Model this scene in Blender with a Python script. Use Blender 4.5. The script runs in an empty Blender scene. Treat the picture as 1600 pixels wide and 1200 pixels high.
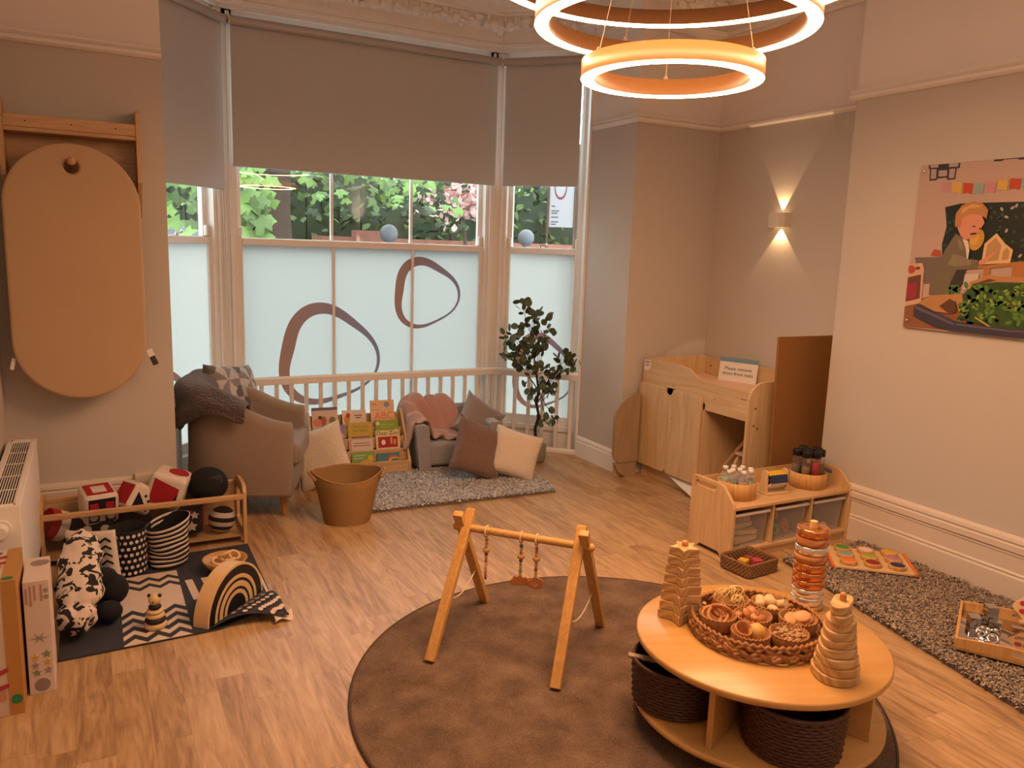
import bpy, bmesh, math, random
from math import sin, cos, pi, radians as RD, sqrt
from mathutils import Matrix, Vector, Euler, noise

random.seed(7)
SC = bpy.context.scene
COL = SC.collection

# ------------------------------------------------------------------ helpers
def T(x, y, z): return Matrix.Translation((x, y, z))
def RX(d): return Matrix.Rotation(RD(d), 4, 'X')
def RY(d): return Matrix.Rotation(RD(d), 4, 'Y')
def RZ(d): return Matrix.Rotation(RD(d), 4, 'Z')
def lin(h):
    h = h.lstrip('#'); o = []
    for i in (0, 2, 4):
        c = int(h[i:i+2], 16)/255
        o.append(c/12.92 if c <= .04045 else ((c+.055)/1.055)**2.4)
    return (*o, 1)

class MB:
    """collects shapes into one mesh"""
    def __init__(s):
        s.v = []; s.f = []; s.mi = []; s.sm = []; s.M = Matrix.Identity(4); s.m = 0; s.smooth = False
    def add(s, vs, fs, smooth=None):
        b = len(s.v); M = s.M
        s.v += [tuple(M @ Vector(p)) for p in vs]
        flip = M.determinant() < 0
        for f in fs:
            f = [b+i for i in f]
            s.f.append(f[::-1] if flip else f); s.mi.append(s.m); s.sm.append(s.smooth if smooth is None else smooth)
        return s
    def box(s, x0, x1, y0, y1, z0, z1):
        x0, x1 = sorted((x0, x1)); y0, y1 = sorted((y0, y1)); z0, z1 = sorted((z0, z1))
        v = [(x, y, z) for z in (z0, z1) for y in (y0, y1) for x in (x0, x1)]
        return s.add(v, [(0, 2, 3, 1), (4, 5, 7, 6), (0, 1, 5, 4), (2, 6, 7, 3), (0, 4, 6, 2), (1, 3, 7, 5)])
    def bar(s, p0, p1, w, h=None, up=(0, 0, 1)):
        """square bar from p0 to p1"""
        h = h or w; p0 = Vector(p0); p1 = Vector(p1); d = (p1-p0).normalized(); u = Vector(up)
        if abs(d.dot(u)) > .98: u = Vector((0, 1, 0))
        a = d.cross(u).normalized(); b = a.cross(d).normalized()
        v = []
        for p in (p0, p1):
            for sa, sb in ((-1, -1), (1, -1), (1, 1), (-1, 1)): v.append(p+a*sa*w/2+b*sb*h/2)
        return s.add(v, [(3, 2, 1, 0), (4, 5, 6, 7), (0, 1, 5, 4), (1, 2, 6, 5), (2, 3, 7, 6), (3, 0, 4, 7)])
    def tube(s, pts, r, n=10, closed=False, caps=True, smooth=True, flat=1.0):
        P = [Vector(p) for p in pts]; N = len(P); rs = r if isinstance(r, (list, tuple)) else [r]*N
        v = []; fs = []; prev = None
        for i, p in enumerate(P):
            if closed: d = P[(i+1) % N]-P[i-1]
            else: d = P[min(i+1, N-1)]-P[max(i-1, 0)]
            d.normalize()
            if prev is None:
                a = d.orthogonal().normalized()
            else:
                a = prev-d*prev.dot(d)
                a = a.normalized() if a.length > 1e-6 else d.orthogonal().normalized()
            prev = a; b = d.cross(a)
            for k in range(n):
                t = 2*pi*k/n; v.append(p+a*cos(t)*rs[i]+b*sin(t)*rs[i]*flat)
        for i in range(N if closed else N-1):
            j = (i+1) % N
            for k in range(n):
                k2 = (k+1) % n; fs.append((i*n+k, i*n+k2, j*n+k2, j*n+k))
        s.add(v, fs, smooth)
        if caps and not closed:
            s.add(v[:n], [tuple(range(n))[::-1]], False); s.add(v[-n:], [tuple(range(n))], False)
        return s
    def cyl(s, p0, p1, r0, r1=None, n=20, smooth=True):
        return s.tube([p0, p1], [r0, r0 if r1 is None else r1], n, smooth=smooth)
    def lathe(s, prof, n=32, c=(0, 0, 0), smooth=True, closed=False, fr=None):
        """prof: (r,z) list; fr(t) optional radius factor"""
        v = []; fs = []; m = len(prof)
        for k in range(n):
            t = 2*pi*k/n; q = fr(t) if fr else 1
            for r, z in prof: v.append((c[0]+r*q*cos(t), c[1]+r*q*sin(t), c[2]+z))
        for k in range(n):
            k2 = (k+1) % n
            for i in range(m if closed else m-1):
                j = (i+1) % m
                fs.append((k*m+i, k2*m+i, k2*m+j, k*m+j))
        return s.add(v, fs, smooth)
    def disc(s, c, r, n=24, up=True):
        v = [(c[0]+r*cos(2*pi*k/n), c[1]+r*sin(2*pi*k/n), c[2]) for k in range(n)]
        return s.add(v, [tuple(range(n)) if up else tuple(range(n))[::-1]], False)
    def sphere(s, c, r, n=14, m=9, sc=(1, 1, 1)):
        pr = [(r*sin(pi*i/m), -r*cos(pi*i/m)) for i in range(m+1)]
        v = []; fs = []
        for i in range(m+1):
            for k in range(n):
                t = 2*pi*k/n; v.append((c[0]+pr[i][0]*cos(t)*sc[0], c[1]+pr[i][0]*sin(t)*sc[1], c[2]+pr[i][1]*sc[2]))
        for i in range(m):
            for k in range(n):
                k2 = (k+1) % n; fs.append((i*n+k, i*n+k2, (i+1)*n+k2, (i+1)*n+k))
        return s.add(v, fs, True)
    def torus(s, c, R, r, M=None, n=28, m=8, sc=(1, 1)):
        v = []; fs = []; M = M or Matrix.Identity(4)
        for i in range(n):
            t = 2*pi*i/n
            for k in range(m):
                q = 2*pi*k/m; v.append(Vector(c)+(M @ Vector(((R+r*cos(q))*cos(t)*sc[0], (R+r*cos(q))*sin(t)*sc[1], r*sin(q)))))
        for i in range(n):
            j = (i+1) % n
            for k in range(m):
                k2 = (k+1) % m; fs.append((i*m+k, j*m+k, j*m+k2, i*m+k2))
        return s.add(v, fs, True)
    def prism(s, poly, a, b, plane='xy', smooth=False):
        """extrude a polygon (u,v) from a to b along the third axis"""
        def P(u, v, w):
            return (u, v, w) if plane == 'xy' else (u, w, v) if plane == 'xz' else (w, u, v)
        ar = sum(poly[i][0]*poly[(i+1) % len(poly)][1]-poly[(i+1) % len(poly)][0]*poly[i][1] for i in range(len(poly)))
        if ar < 0: poly = poly[::-1]
        if plane == 'xz': a, b = max(a, b), min(a, b)
        else: a, b = min(a, b), max(a, b)
        n = len(poly); v = [P(u, w, a) for u, w in poly]+[P(u, w, b) for u, w in poly]
        s.add(v, [tuple(range(n))[::-1], tuple(range(n, 2*n))], False)
        return s.add(v, [(i, (i+1) % n, n+(i+1) % n, n+i) for i in range(n)], smooth)
    def poly(s, pts):
        return s.add(pts, [tuple(range(len(pts)))], False)
    def grid(s, fn, nu, nv, cu=False, cv=False, smooth=True):
        v = [fn(i/(nu if cu else nu-1), j/(nv if cv else nv-1)) for i in range(nu) for j in range(nv)]
        fs = []
        for i in range(nu if cu else nu-1):
            for j in range(nv if cv else nv-1):
                i2 = (i+1) % nu; j2 = (j+1) % nv
                fs.append((i*nv+j, i2*nv+j, i2*nv+j2, i*nv+j2))
        return s.add(v, fs, smooth)
    def curve(s, cu):
        ob = bpy.data.objects.new('tmp', cu); me = bpy.data.meshes.new_from_object(ob)
        s.add([tuple(v.co) for v in me.vertices], [tuple(p.vertices) for p in me.polygons], False)
        bpy.data.meshes.remove(me); bpy.data.objects.remove(ob); bpy.data.curves.remove(cu)
        return s
    def plate(s, outlines, t, bev=0.0):
        """flat plate with holes in the local xy plane, thickness t around z=0"""
        cu = bpy.data.curves.new('tmp', 'CURVE'); cu.dimensions = '2D'; cu.fill_mode = 'BOTH'
        cu.extrude = t/2-bev; cu.bevel_depth = bev; cu.bevel_resolution = 1; cu.offset = -bev
        for o in outlines:
            sp = cu.splines.new('POLY'); sp.points.add(len(o)-1); sp.use_cyclic_u = True
            for p, q in zip(sp.points, o): p.co = (q[0], q[1], 0, 1)
        return s.curve(cu)
    def text(s, body, size, ext=.0004, align='LEFT', space=1.0):
        cu = bpy.data.curves.new('tmp', 'FONT'); cu.body = body; cu.size = size; cu.extrude = ext
        cu.align_x = align; cu.space_character = space; cu.resolution_u = 3
        return s.curve(cu)
    def build(s, name, mats, parent=None, loc=None, bevel=0, sub=0, merge=False, solid=0, seg=2):
        me = bpy.data.meshes.new(name); me.from_pydata(s.v, [], s.f)
        me.polygons.foreach_set('material_index', s.mi); me.polygons.foreach_set('use_smooth', s.sm)
        for m in (mats if isinstance(mats, (list, tuple)) else [mats]): me.materials.append(m)
        me.update()
        if merge:
            b = bmesh.new(); b.from_mesh(me); bmesh.ops.remove_doubles(b, verts=b.verts, dist=1e-5)
            bmesh.ops.recalc_face_normals(b, faces=b.faces); b.to_mesh(me); b.free()
        o = bpy.data.objects.new(name, me); COL.objects.link(o)
        if loc: o.location = loc
        if parent: o.parent = parent
        if solid:
            md = o.modifiers.new('s', 'SOLIDIFY'); md.thickness = solid; md.offset = 0
        if bevel:
            md = o.modifiers.new('b', 'BEVEL'); md.width = bevel; md.segments = seg; md.limit_method = 'ANGLE'; md.angle_limit = RD(50)
        if sub:
            md = o.modifiers.new('u', 'SUBSURF'); md.levels = sub; md.render_levels = sub
        return o

def rrect(w, h, r, n=6, c=(0, 0), rs=None):
    """rounded rectangle outline; rs = radii for (br, tr, tl, bl)"""
    rs = rs or (r,)*4; o = []
    for (sx, sy, a0), q in zip(((1, -1, -90), (1, 1, 0), (-1, 1, 90), (-1, -1, 180)), rs):
        cx, cy = c[0]+sx*(w/2-q), c[1]+sy*(h/2-q)
        for k in range(n+1):
            a = RD(a0+90*k/n); o.append((cx+q*cos(a), cy+q*sin(a)))
    return o

def thing(name, label, cat, loc=(0, 0, 0), rot=(0, 0, 0), group=None):
    o = bpy.data.objects.new(name, None); COL.objects.link(o); o.empty_display_size = .05
    o.location = loc; o.rotation_euler = [RD(a) for a in rot] if not isinstance(rot, Euler) else rot
    o['label'] = label; o['category'] = cat
    if group: o['group'] = group
    return o
def tag(o, label, cat, group=None, kind=None, loc=None, rot=None):
    o['label'] = label; o['category'] = cat
    if group: o['group'] = group
    if kind: o['kind'] = kind
    if loc: o.location = loc
    if rot: o.rotation_euler = [RD(a) for a in rot]
    return o
def struct(o):
    o['kind'] = 'structure'; return o
def dup(root, loc=None, rot=None, label=None, group=None):
    r = root.copy(); COL.objects.link(r)
    if loc: r.location = loc
    if rot: r.rotation_euler = [RD(a) for a in rot]
    if label: r['label'] = label
    if group: r['group'] = group
    for ch in list(root.children):
        c = ch.copy(); COL.objects.link(c); c.parent = r
        for g in ch.children:
            d = g.copy(); COL.objects.link(d); d.parent = c
    return r

# ---------------------------------------------------------------- materials
MATS = {}
def node_mat(name):
    m = bpy.data.materials.new(name); m.use_nodes = True; nt = m.node_tree
    b = nt.nodes['Principled BSDF']; MATS[name] = m
    return m, nt, b
def N(nt, t, **kw):
    n = nt.nodes.new(t)
    for k, v in kw.items(): setattr(n, k, v)
    return n
def mat(name, col, rough=.6, var=.06, vs=6., bump=0, bs=200., metal=0, spec=.4, sheen=0, stretch=(1, 1, 1), coat=0):
    """base colour with slight noise variation and optional bump"""
    m, nt, b = node_mat(name); c = lin(col) if isinstance(col, str) else (*col, 1)
    tc = N(nt, 'ShaderNodeTexCoord'); mp = N(nt, 'ShaderNodeMapping'); mp.inputs['Scale'].default_value = stretch
    nt.links.new(tc.outputs['Object'], mp.inputs[0])
    nz = N(nt, 'ShaderNodeTexNoise'); nz.inputs['Scale'].default_value = vs; nz.inputs['Detail'].default_value = 4
    nt.links.new(mp.outputs[0], nz.inputs[0])
    mx = N(nt, 'ShaderNodeMix', data_type='RGBA')
    mx.inputs['A'].default_value = tuple(max(0, x*(1-var*1.6)) for x in c[:3])+(1,)
    mx.inputs['B'].default_value = tuple(min(1, x*(1+var*1.6)) for x in c[:3])+(1,)
    nt.links.new(nz.outputs[0], mx.inputs['Factor']); nt.links.new(mx.outputs['Result'], b.inputs['Base Color'])
    b.inputs['Roughness'].default_value = rough; b.inputs['Metallic'].default_value = metal
    b.inputs['Specular IOR Level'].default_value = spec
    if sheen: b.inputs['Sheen Weight'].default_value = sheen; b.inputs['Sheen Roughness'].default_value = .5
    if coat: b.inputs['Coat Weight'].default_value = coat; b.inputs['Coat Roughness'].default_value = .1
    if bump:
        n2 = N(nt, 'ShaderNodeTexNoise'); n2.inputs['Scale'].default_value = bs; n2.inputs['Detail'].default_value = 3
        nt.links.new(mp.outputs[0], n2.inputs[0])
        bp = N(nt, 'ShaderNodeBump'); bp.inputs['Strength'].default_value = bump; bp.inputs['Distance'].default_value = .01
        nt.links.new(n2.outputs[0], bp.inputs['Height']); nt.links.new(bp.outputs[0], b.inputs['Normal'])
    return m
def wood(name, c1, c2, axis='x', scale=18., rough=.45, stretch=.12, ring=2.0, spec=.4):
    m, nt, b = node_mat(name)
    tc = N(nt, 'ShaderNodeTexCoord'); mp = N(nt, 'ShaderNodeMapping')
    mp.inputs['Scale'].default_value = tuple(stretch if a == axis else 1 for a in 'xyz')
    nt.links.new(tc.outputs['Object'], mp.inputs[0])
    nz = N(nt, 'ShaderNodeTexNoise'); nz.inputs['Scale'].default_value = scale; nz.inputs['Detail'].default_value = 5
    nz.inputs['Distortion'].default_value = ring
    nt.links.new(mp.outputs[0], nz.inputs[0])
    cr = N(nt, 'ShaderNodeValToRGB'); e = cr.color_ramp.elements
    e[0].position = .3; e[0].color = lin(c2); e[1].position = .7; e[1].color = lin(c1)
    nt.links.new(nz.outputs[0], cr.inputs[0]); nt.links.new(cr.outputs[0], b.inputs['Base Color'])
    b.inputs['Roughness'].default_value = rough; b.inputs['Specular IOR Level'].default_value = spec
    return m
def ringwood(name, c1, c2, scale=25., rough=.5):
    """pine with clear growth rings"""
    m, nt, b = node_mat(name)
    tc = N(nt, 'ShaderNodeTexCoord'); mp = N(nt, 'ShaderNodeMapping'); mp.inputs['Rotation'].default_value = (.5, .25, .3)
    mp.inputs['Scale'].default_value = (1, 1, .6)
    nt.links.new(tc.outputs['Object'], mp.inputs[0])
    w = N(nt, 'ShaderNodeTexWave', wave_type='RINGS'); w.inputs['Scale'].default_value = scale; w.inputs['Distortion'].default_value = 1.3
    w.inputs['Detail'].default_value = 2; w.inputs['Detail Scale'].default_value = 1.2
    nt.links.new(mp.outputs[0], w.inputs[0])
    cr = N(nt, 'ShaderNodeValToRGB'); e = cr.color_ramp.elements
    e[0].position = .1; e[0].color = lin(c1); e[1].position = .95; e[1].color = lin(c2)
    nt.links.new(w.outputs[0], cr.inputs[0]); nt.links.new(cr.outputs[0], b.inputs['Base Color'])
    b.inputs['Roughness'].default_value = rough
    return m
def clear(name, col, alpha=.3, rough=.1, spec=.5):
    """see-through plastic or glass"""
    m = bpy.data.materials.new(name); m.use_nodes = True; nt = m.node_tree; nt.nodes.clear(); MATS[name] = m
    out = N(nt, 'ShaderNodeOutputMaterial'); tr = N(nt, 'ShaderNodeBsdfTransparent'); pb = N(nt, 'ShaderNodeBsdfPrincipled')
    pb.inputs['Base Color'].default_value = lin(col); pb.inputs['Roughness'].default_value = rough
    fr = N(nt, 'ShaderNodeLayerWeight'); fr.inputs['Blend'].default_value = .25
    ma = N(nt, 'ShaderNodeMath', operation='MULTIPLY_ADD'); ma.inputs[1].default_value = .6; ma.inputs[2].default_value = alpha
    ma.use_clamp = True
    nt.links.new(fr.outputs['Facing'], ma.inputs[0])
    mx = N(nt, 'ShaderNodeMixShader'); nt.links.new(ma.outputs[0], mx.inputs[0])
    nt.links.new(tr.outputs[0], mx.inputs[1]); nt.links.new(pb.outputs[0], mx.inputs[2]); nt.links.new(mx.outputs[0], out.inputs[0])
    return m
def emit(name, col, st):
    m = bpy.data.materials.new(name); m.use_nodes = True; nt = m.node_tree; nt.nodes.clear(); MATS[name] = m
    out = N(nt, 'ShaderNodeOutputMaterial'); e = N(nt, 'ShaderNodeEmission'); e.inputs[0].default_value = (*col, 1); e.inputs[1].default_value = st
    nt.links.new(e.outputs[0], out.inputs[0]); return m

def floor_mat():
    m, nt, b = node_mat('oak_floor')
    L = nt.links.new
    tc = N(nt, 'ShaderNodeTexCoord'); sp = N(nt, 'ShaderNodeSeparateXYZ'); L(tc.outputs['Object'], sp.inputs[0])
    def math(op, a, bb=None, cc=None):
        n = N(nt, 'ShaderNodeMath', operation=op)
        for i, q in enumerate((a, bb, cc)):
            if q is None: continue
            if isinstance(q, (int, float)): n.inputs[i].default_value = q
            else: L(q, n.inputs[i])
        return n.outputs[0]
    W, LN = .118, .95
    xs = math('DIVIDE', sp.outputs[0], W); col = math('FLOOR', xs); fx = math('FRACT', xs)
    wn = N(nt, 'ShaderNodeTexWhiteNoise', noise_dimensions='1D'); L(col, wn.inputs['W'])
    ys = math('ADD', math('DIVIDE', sp.outputs[1], LN), wn.outputs['Value']); row = math('FLOOR', ys); fy = math('FRACT', ys)
    idc = N(nt, 'ShaderNodeCombineXYZ'); L(col, idc.inputs[0]); L(row, idc.inputs[1])
    w2 = N(nt, 'ShaderNodeTexWhiteNoise', noise_dimensions='3D'); L(idc.outputs[0], w2.inputs['Vector'])
    # grain: stretched noise offset per plank
    off = N(nt, 'ShaderNodeVectorMath', operation='MULTIPLY_ADD'); L(w2.outputs['Color'], off.inputs[0]); off.inputs[1].default_value = (9, 9, 9)
    st = N(nt, 'ShaderNodeVectorMath', operation='MULTIPLY'); L(tc.outputs['Object'], st.inputs[0]); st.inputs[1].default_value = (1, .11, 1)
    L(st.outputs[0], off.inputs[2])
    n1 = N(nt, 'ShaderNodeTexNoise'); L(off.outputs[0], n1.inputs[0]); n1.inputs['Scale'].default_value = 17; n1.inputs['Detail'].default_value = 5; n1.inputs['Distortion'].default_value = 2.2
    n2 = N(nt, 'ShaderNodeTexNoise'); L(off.outputs[0], n2.inputs[0]); n2.inputs['Scale'].default_value = 130; n2.inputs['Detail'].default_value = 3
    v = math('ADD', math('MULTIPLY', n1.outputs[0], .75), math('MULTIPLY', n2.outputs[0], .25))
    v = math('ADD', v, math('MULTIPLY', math('SUBTRACT', w2.outputs['Value'], .5), .17))
    cr = N(nt, 'ShaderNodeValToRGB'); e = cr.color_ramp.elements; L(v, cr.inputs[0])
    e[0].position = .3; e[0].color = lin('#8a6a4a'); e[1].position = .72; e[1].color = lin('#c4a27a')
    q = cr.color_ramp.elements.new(.5); q.color = lin('#ae8b63')
    ex = math('LESS_THAN', fx, .012); ey = math('LESS_THAN', fy, .0025); ed = math('MAXIMUM', ex, ey)
    seam = math('LESS_THAN', math('ABSOLUTE', math('SUBTRACT', sp.outputs[0], 1.575)), .0025)
    ed = math('MAXIMUM', math('MULTIPLY', ed, .3), math('MULTIPLY', seam, .6))
    mx = N(nt, 'ShaderNodeMix', data_type='RGBA'); L(ed, mx.inputs['Factor']); L(cr.outputs[0], mx.inputs['A']); mx.inputs['B'].default_value = lin('#4a3826')
    L(mx.outputs['Result'], b.inputs['Base Color']); b.inputs['Roughness'].default_value = .38
    b.inputs['Specular IOR Level'].default_value = .35
    bp = N(nt, 'ShaderNodeBump'); bp.inputs['Strength'].default_value = .06; bp.inputs['Distance'].default_value = .01
    L(v, bp.inputs['Height']); L(bp.outputs[0], b.inputs['Normal'])
    return m

m_floor = floor_mat()
m_wall = mat('wall_paint_grey', '#c3bab0', .85, .02, 2, bump=.02, bs=300)
m_wallup = mat('wall_paint_pale', '#ece4dd', .85, .02, 2)
m_ceil = mat('ceiling_paint', '#f0ebe6', .9, .02, 2)
m_wd = mat('white_gloss_paint', '#ece5de', .35, .02, 3)
m_skirt = mat('skirting_paint', '#d8cabc', .4, .02, 3)
m_blind = mat('blind_fabric', '#c0bcb8', .9, .02, 30, bump=.04, bs=900)
m_alu = mat('blind_aluminium', '#b2aba4', .4, .02, 5, metal=.3)
m_birch = wood('birch_ply', '#d3b085', '#c09a6a', 'z', 14)
m_birchx = wood('birch_ply_long', '#d3b085', '#c09a6a', 'x', 14)
m_maple = wood('maple_laminate', '#d9b184', '#cba070', 'x', 12, .35)
m_edge = mat('ply_edge', '#a5835c', .6, .1, 40)
m_beech = wood('beech_varnished', '#c9a276', '#b78e62', 'z', 30, .35)
m_beechx = wood('beech_varnished_long', '#c9a276', '#b78e62', 'x', 30, .35)
m_pine = ringwood('pine_rings', '#d0aa76', '#b98f5a', 18)
m_pale = mat('pale_wood', '#d2b081', .5, .06, 20)
m_tanwd = mat('tan_wood', '#c48a52', .5, .08, 20)
m_black = mat('black_paint', '#17161a', .5, .05, 10)
m_white = mat('white_plastic', '#e4dfd8', .4, .02, 8)
m_dark = mat('dark_grey', '#39383c', .7, .05, 10)
m_chrome = mat('chrome', '#d8d8d8', .06, .01, 5, metal=1)
m_mirror = mat('mirror_acrylic', '#cfc8c2', .04, .01, 5, metal=1)

EXPOSURE = 0.0
SKY = 5.4
LED = 66.0
LEDC = (1.0, .555, .29)
FILM = '#cbcec9'
SCONCE = 9.0
FILL = 150.0  # strength of the fill lamps added behind the camera
# ------------------------------------------------------------------ camera
def make_camera():
    yaw, pit, rol = RD(28.158), RD(9.677), RD(1.921)
    f = Vector((sin(yaw)*cos(pit), cos(yaw)*cos(pit), -sin(pit))); r = Vector((cos(yaw), -sin(yaw), 0)); u = r.cross(f)
    r2 = cos(rol)*r+sin(rol)*u; u2 = -sin(rol)*r+cos(rol)*u
    cd = bpy.data.cameras.new('camera'); cd.sensor_width = 36; cd.lens = 1235.4/1600*36; cd.clip_start = .05; cd.clip_end = 200
    o = bpy.data.objects.new('camera', cd); COL.objects.link(o)
    M = Matrix((r2, u2, -f)).transposed().to_4x4(); M.translation = (0, 0, 1.7); o.matrix_world = M
    SC.camera = o
make_camera()
vs = SC.view_settings; vs.view_transform = 'Standard'; vs.look = 'None'; vs.gamma = 1; vs.use_curve_mapping = False
vs.exposure = EXPOSURE
SC.cycles.use_denoising = True
SC.cycles.max_bounces = 10; SC.cycles.transparent_max_bounces = 16
SC.cycles.sample_clamp_indirect = 6

# ------------------------------------------------------------------ room shell
H = 3.65
S2 = sqrt(.5)
def sweep(path, prof, name, m, parent=None, closed=False):
    """sweep a (d,z) profile along a floor path; d points to the right of travel"""
    P = [Vector((x, y)) for x, y in path]; n = len(P); v = []; fs = []; m_ = len(prof)
    for i in range(n):
        d0 = (P[i]-P[i-1]).normalized() if i > 0 else None
        d1 = (P[i+1]-P[i]).normalized() if i < n-1 else None
        n0 = Vector((d0.y, -d0.x)) if d0 else None; n1 = Vector((d1.y, -d1.x)) if d1 else None
        if n0 is None: nn = n1
        elif n1 is None: nn = n0
        else:
            nn = n0+n1
            nn = nn/max(.3, nn.dot(n0)) if nn.length > 1e-6 else n0
        for d, z in prof: v.append((P[i].x+nn.x*d, P[i].y+nn.y*d, z))
    for i in range(n-1):
        for k in range(m_):
            k2 = (k+1) % m_; fs.append((i*m_+k, (i+1)*m_+k, (i+1)*m_+k2, i*m_+k2))
    fs.append(tuple(range(m_))); fs.append(tuple(range((n-1)*m_, n*m_))[::-1])
    mb = MB().add(v, fs, False)
    return struct(mb.build(name, m, parent, merge=True))

mb = MB(); mb.box(-.6, 4.6, -2.7, 6.5, -.1, 0); struct(mb.build('floor', m_floor))
mb = MB(); mb.box(-.6, 4.6, -2.7, 6.5, H, H+.1); struct(mb.build('ceiling', m_ceil))
def wall(name, poly, z0=0, z1=H, split=2.67):
    mb = MB(); mb.prism(poly, z0, min(split, z1))
    if z1 > split: mb.m = 1; mb.prism(poly, split, z1)
    return struct(mb.build(name, [m_wall, m_wallup]))
wall('wall_left', [(-.43, 4.872), (.397, 4.872), (.397, 5.5), (.304, 5.614), (.2, 5.85), (-.43, 5.85)])
wall('wall_back_right', [(3.57, 4.872), (4.5, 4.872), (4.5, 5.85), (3.78, 5.85), (3.68, 5.614), (3.57, 5.5)])
wall('wall_alcove', [(4.36, 3.42), (4.5, 3.42), (4.5, 4.872), (4.36, 4.872)])
wall('wall_right', [(4.1, -2.6), (4.5, -2.6), (4.5, 3.42), (4.1, 3.42)])
wall('wall_side', [(-.6, -2.6), (-.43, -2.6), (-.43, 5.85), (-.6, 5.85)])
wall('wall_front', [(-.6, -2.7), (4.5, -2.7), (4.5, -2.6), (-.6, -2.6)])
# picture rail
rail = [(0, 2.64), (.012, 2.64), (.028, 2.652), (.03, 2.668), (.016, 2.676), (.03, 2.688), (.03, 2.698), (0, 2.705)]
sweep([(-.43, -2.5), (-.43, 4.872), (.397, 4.872)], rail, 'trim_1', m_wd)
sweep([(3.57, 5.43), (3.57, 4.872), (4.36, 4.872), (4.36, 3.42), (4.1, 3.42), (4.1, -2.5)], rail, 'trim_2', m_wd)
# tall moulded skirting and the plainer one on the pillar
sk = [(0, 0), (.03, 0), (.03, .135), (.024, .145), (.028, .155), (.02, .165), (.02, .245), (.026, .252), (.022, .262), (.034, .27), (.034, .3), (.02, .308), (.03, .318), (.026, .335), (0, .347)]
sweep([(-.43, -2.5), (-.43, 4.872), (.397, 4.872)], sk, 'baseboard_left', m_skirt)
sweep([(4.36, 4.3), (4.36, 3.42), (4.1, 3.42), (4.1, -2.5)], sk, 'baseboard_right', m_skirt)
sk2 = [(0, 0), (.022, 0), (.022, .125), (.016, .14), (.02, .15), (.012, .168), (0, .172)]
sweep([(3.57, 5.46), (3.57, 4.872), (4.36, 4.872)], sk2, 'baseboard_pillar', m_wd)
# cornice
cor = [(0, 3.29), (.03, 3.29), (.03, 3.32), (.05, 3.325), (.055, 3.35), (.04, 3.36), (.045, 3.4), (.07, 3.44), (.11, 3.47), (.13, 3.475), (.13, 3.53), (.16, 3.535), (.165, 3.55), (.2, 3.555), (.205, 3.575), (.24, 3.58), (.245, 3.6), (.29, 3.605), (.3, 3.65), (0, 3.65)]
cpath = [(-.43, 1), (-.43, 4.872), (.397, 4.872), (.397, 5.6), (.87, 6.18), (3.11, 6.18), (3.62, 5.67), (3.57, 4.872), (4.36, 4.872), (4.36, 3.42), (4.1, 3.42), (4.1, -2.5)]
sweep(cpath, cor, 'trim_3', m_wd)
# acanthus ornament running under the cornice steps
mb = MB(); rnd = random.Random(3)
def orn(p0, p1):
    p0 = Vector(p0); p1 = Vector(p1); d = (p1-p0).normalized(); nn = Vector((d.y, -d.x)); L = (p1-p0).length; t = .05
    M0 = Matrix(((d.x, nn.x, 0, 0), (d.y, nn.y, 0, 0), (0, 0, 1, 0), (0, 0, 0, 1)))
    k = 0
    while t < L-.02:
        c = p0+d*t
        mb.M = T(c.x, c.y, 3.5) @ M0
        ph = k % 6
        if ph == 0:
            mb.sphere((0, .13, -.03), .042, 10, 7); mb.torus((0, .13, .02), .045, .017, RX(80), 12, 6)
            for s_ in (-1, 1): mb.sphere((s_*.055, .125, -.04), .032, 8, 5, (1.2, .7, .8))
        else:
            for j in range(4):
                mb.sphere((rnd.uniform(-.03, .03), .115+rnd.uniform(-.01, .03), rnd.uniform(-.06, .03)+.02*sin(k)), rnd.uniform(.016, .032), 7, 5, (rnd.uniform(.8, 1.7), .7, rnd.uniform(.6, 1.2)))
        t += .055; k += 1
orn((.93, 6.18), (3.05, 6.18)); orn((3.15, 6.14), (3.6, 5.69)); orn((.42, 5.65), (.83, 6.14)); orn((3.58, 4.872), (4.3, 4.872))
struct(mb.build('trim_4', m_wd))

# ------------------------------------------------------------------ bay window
def frosted(name, c0, c1=None, horiz=True):
    m = bpy.data.materials.new(name); m.use_nodes = True; nt = m.node_tree; nt.nodes.clear(); L = nt.links.new
    out = N(nt, 'ShaderNodeOutputMaterial'); tl = N(nt, 'ShaderNodeBsdfTranslucent'); df = N(nt, 'ShaderNodeBsdfDiffuse')
    tl.inputs[0].default_value = lin(c0); df.inputs[0].default_value = lin(c0)
    if c1:
        tc = N(nt, 'ShaderNodeTexCoord'); sp = N(nt, 'ShaderNodeSeparateXYZ'); L(tc.outputs['Generated'], sp.inputs[0])
        mx = N(nt, 'ShaderNodeMix', data_type='RGBA'); mx.inputs['A'].default_value = lin(c0); mx.inputs['B'].default_value = lin(c1)
        L(sp.outputs[0], mx.inputs['Factor']); L(mx.outputs['Result'], tl.inputs[0]); L(mx.outputs['Result'], df.inputs[0])
    ms = N(nt, 'ShaderNodeMixShader'); ms.inputs[0].default_value = .12
    L(tl.outputs[0], ms.inputs[1]); L(df.outputs[0], ms.inputs[2]); L(ms.outputs[0], out.inputs[0]); return m
m_film = frosted('frosted_film', FILM)
m_loop = frosted('film_print', '#b0745c', '#8c7a86')
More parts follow.
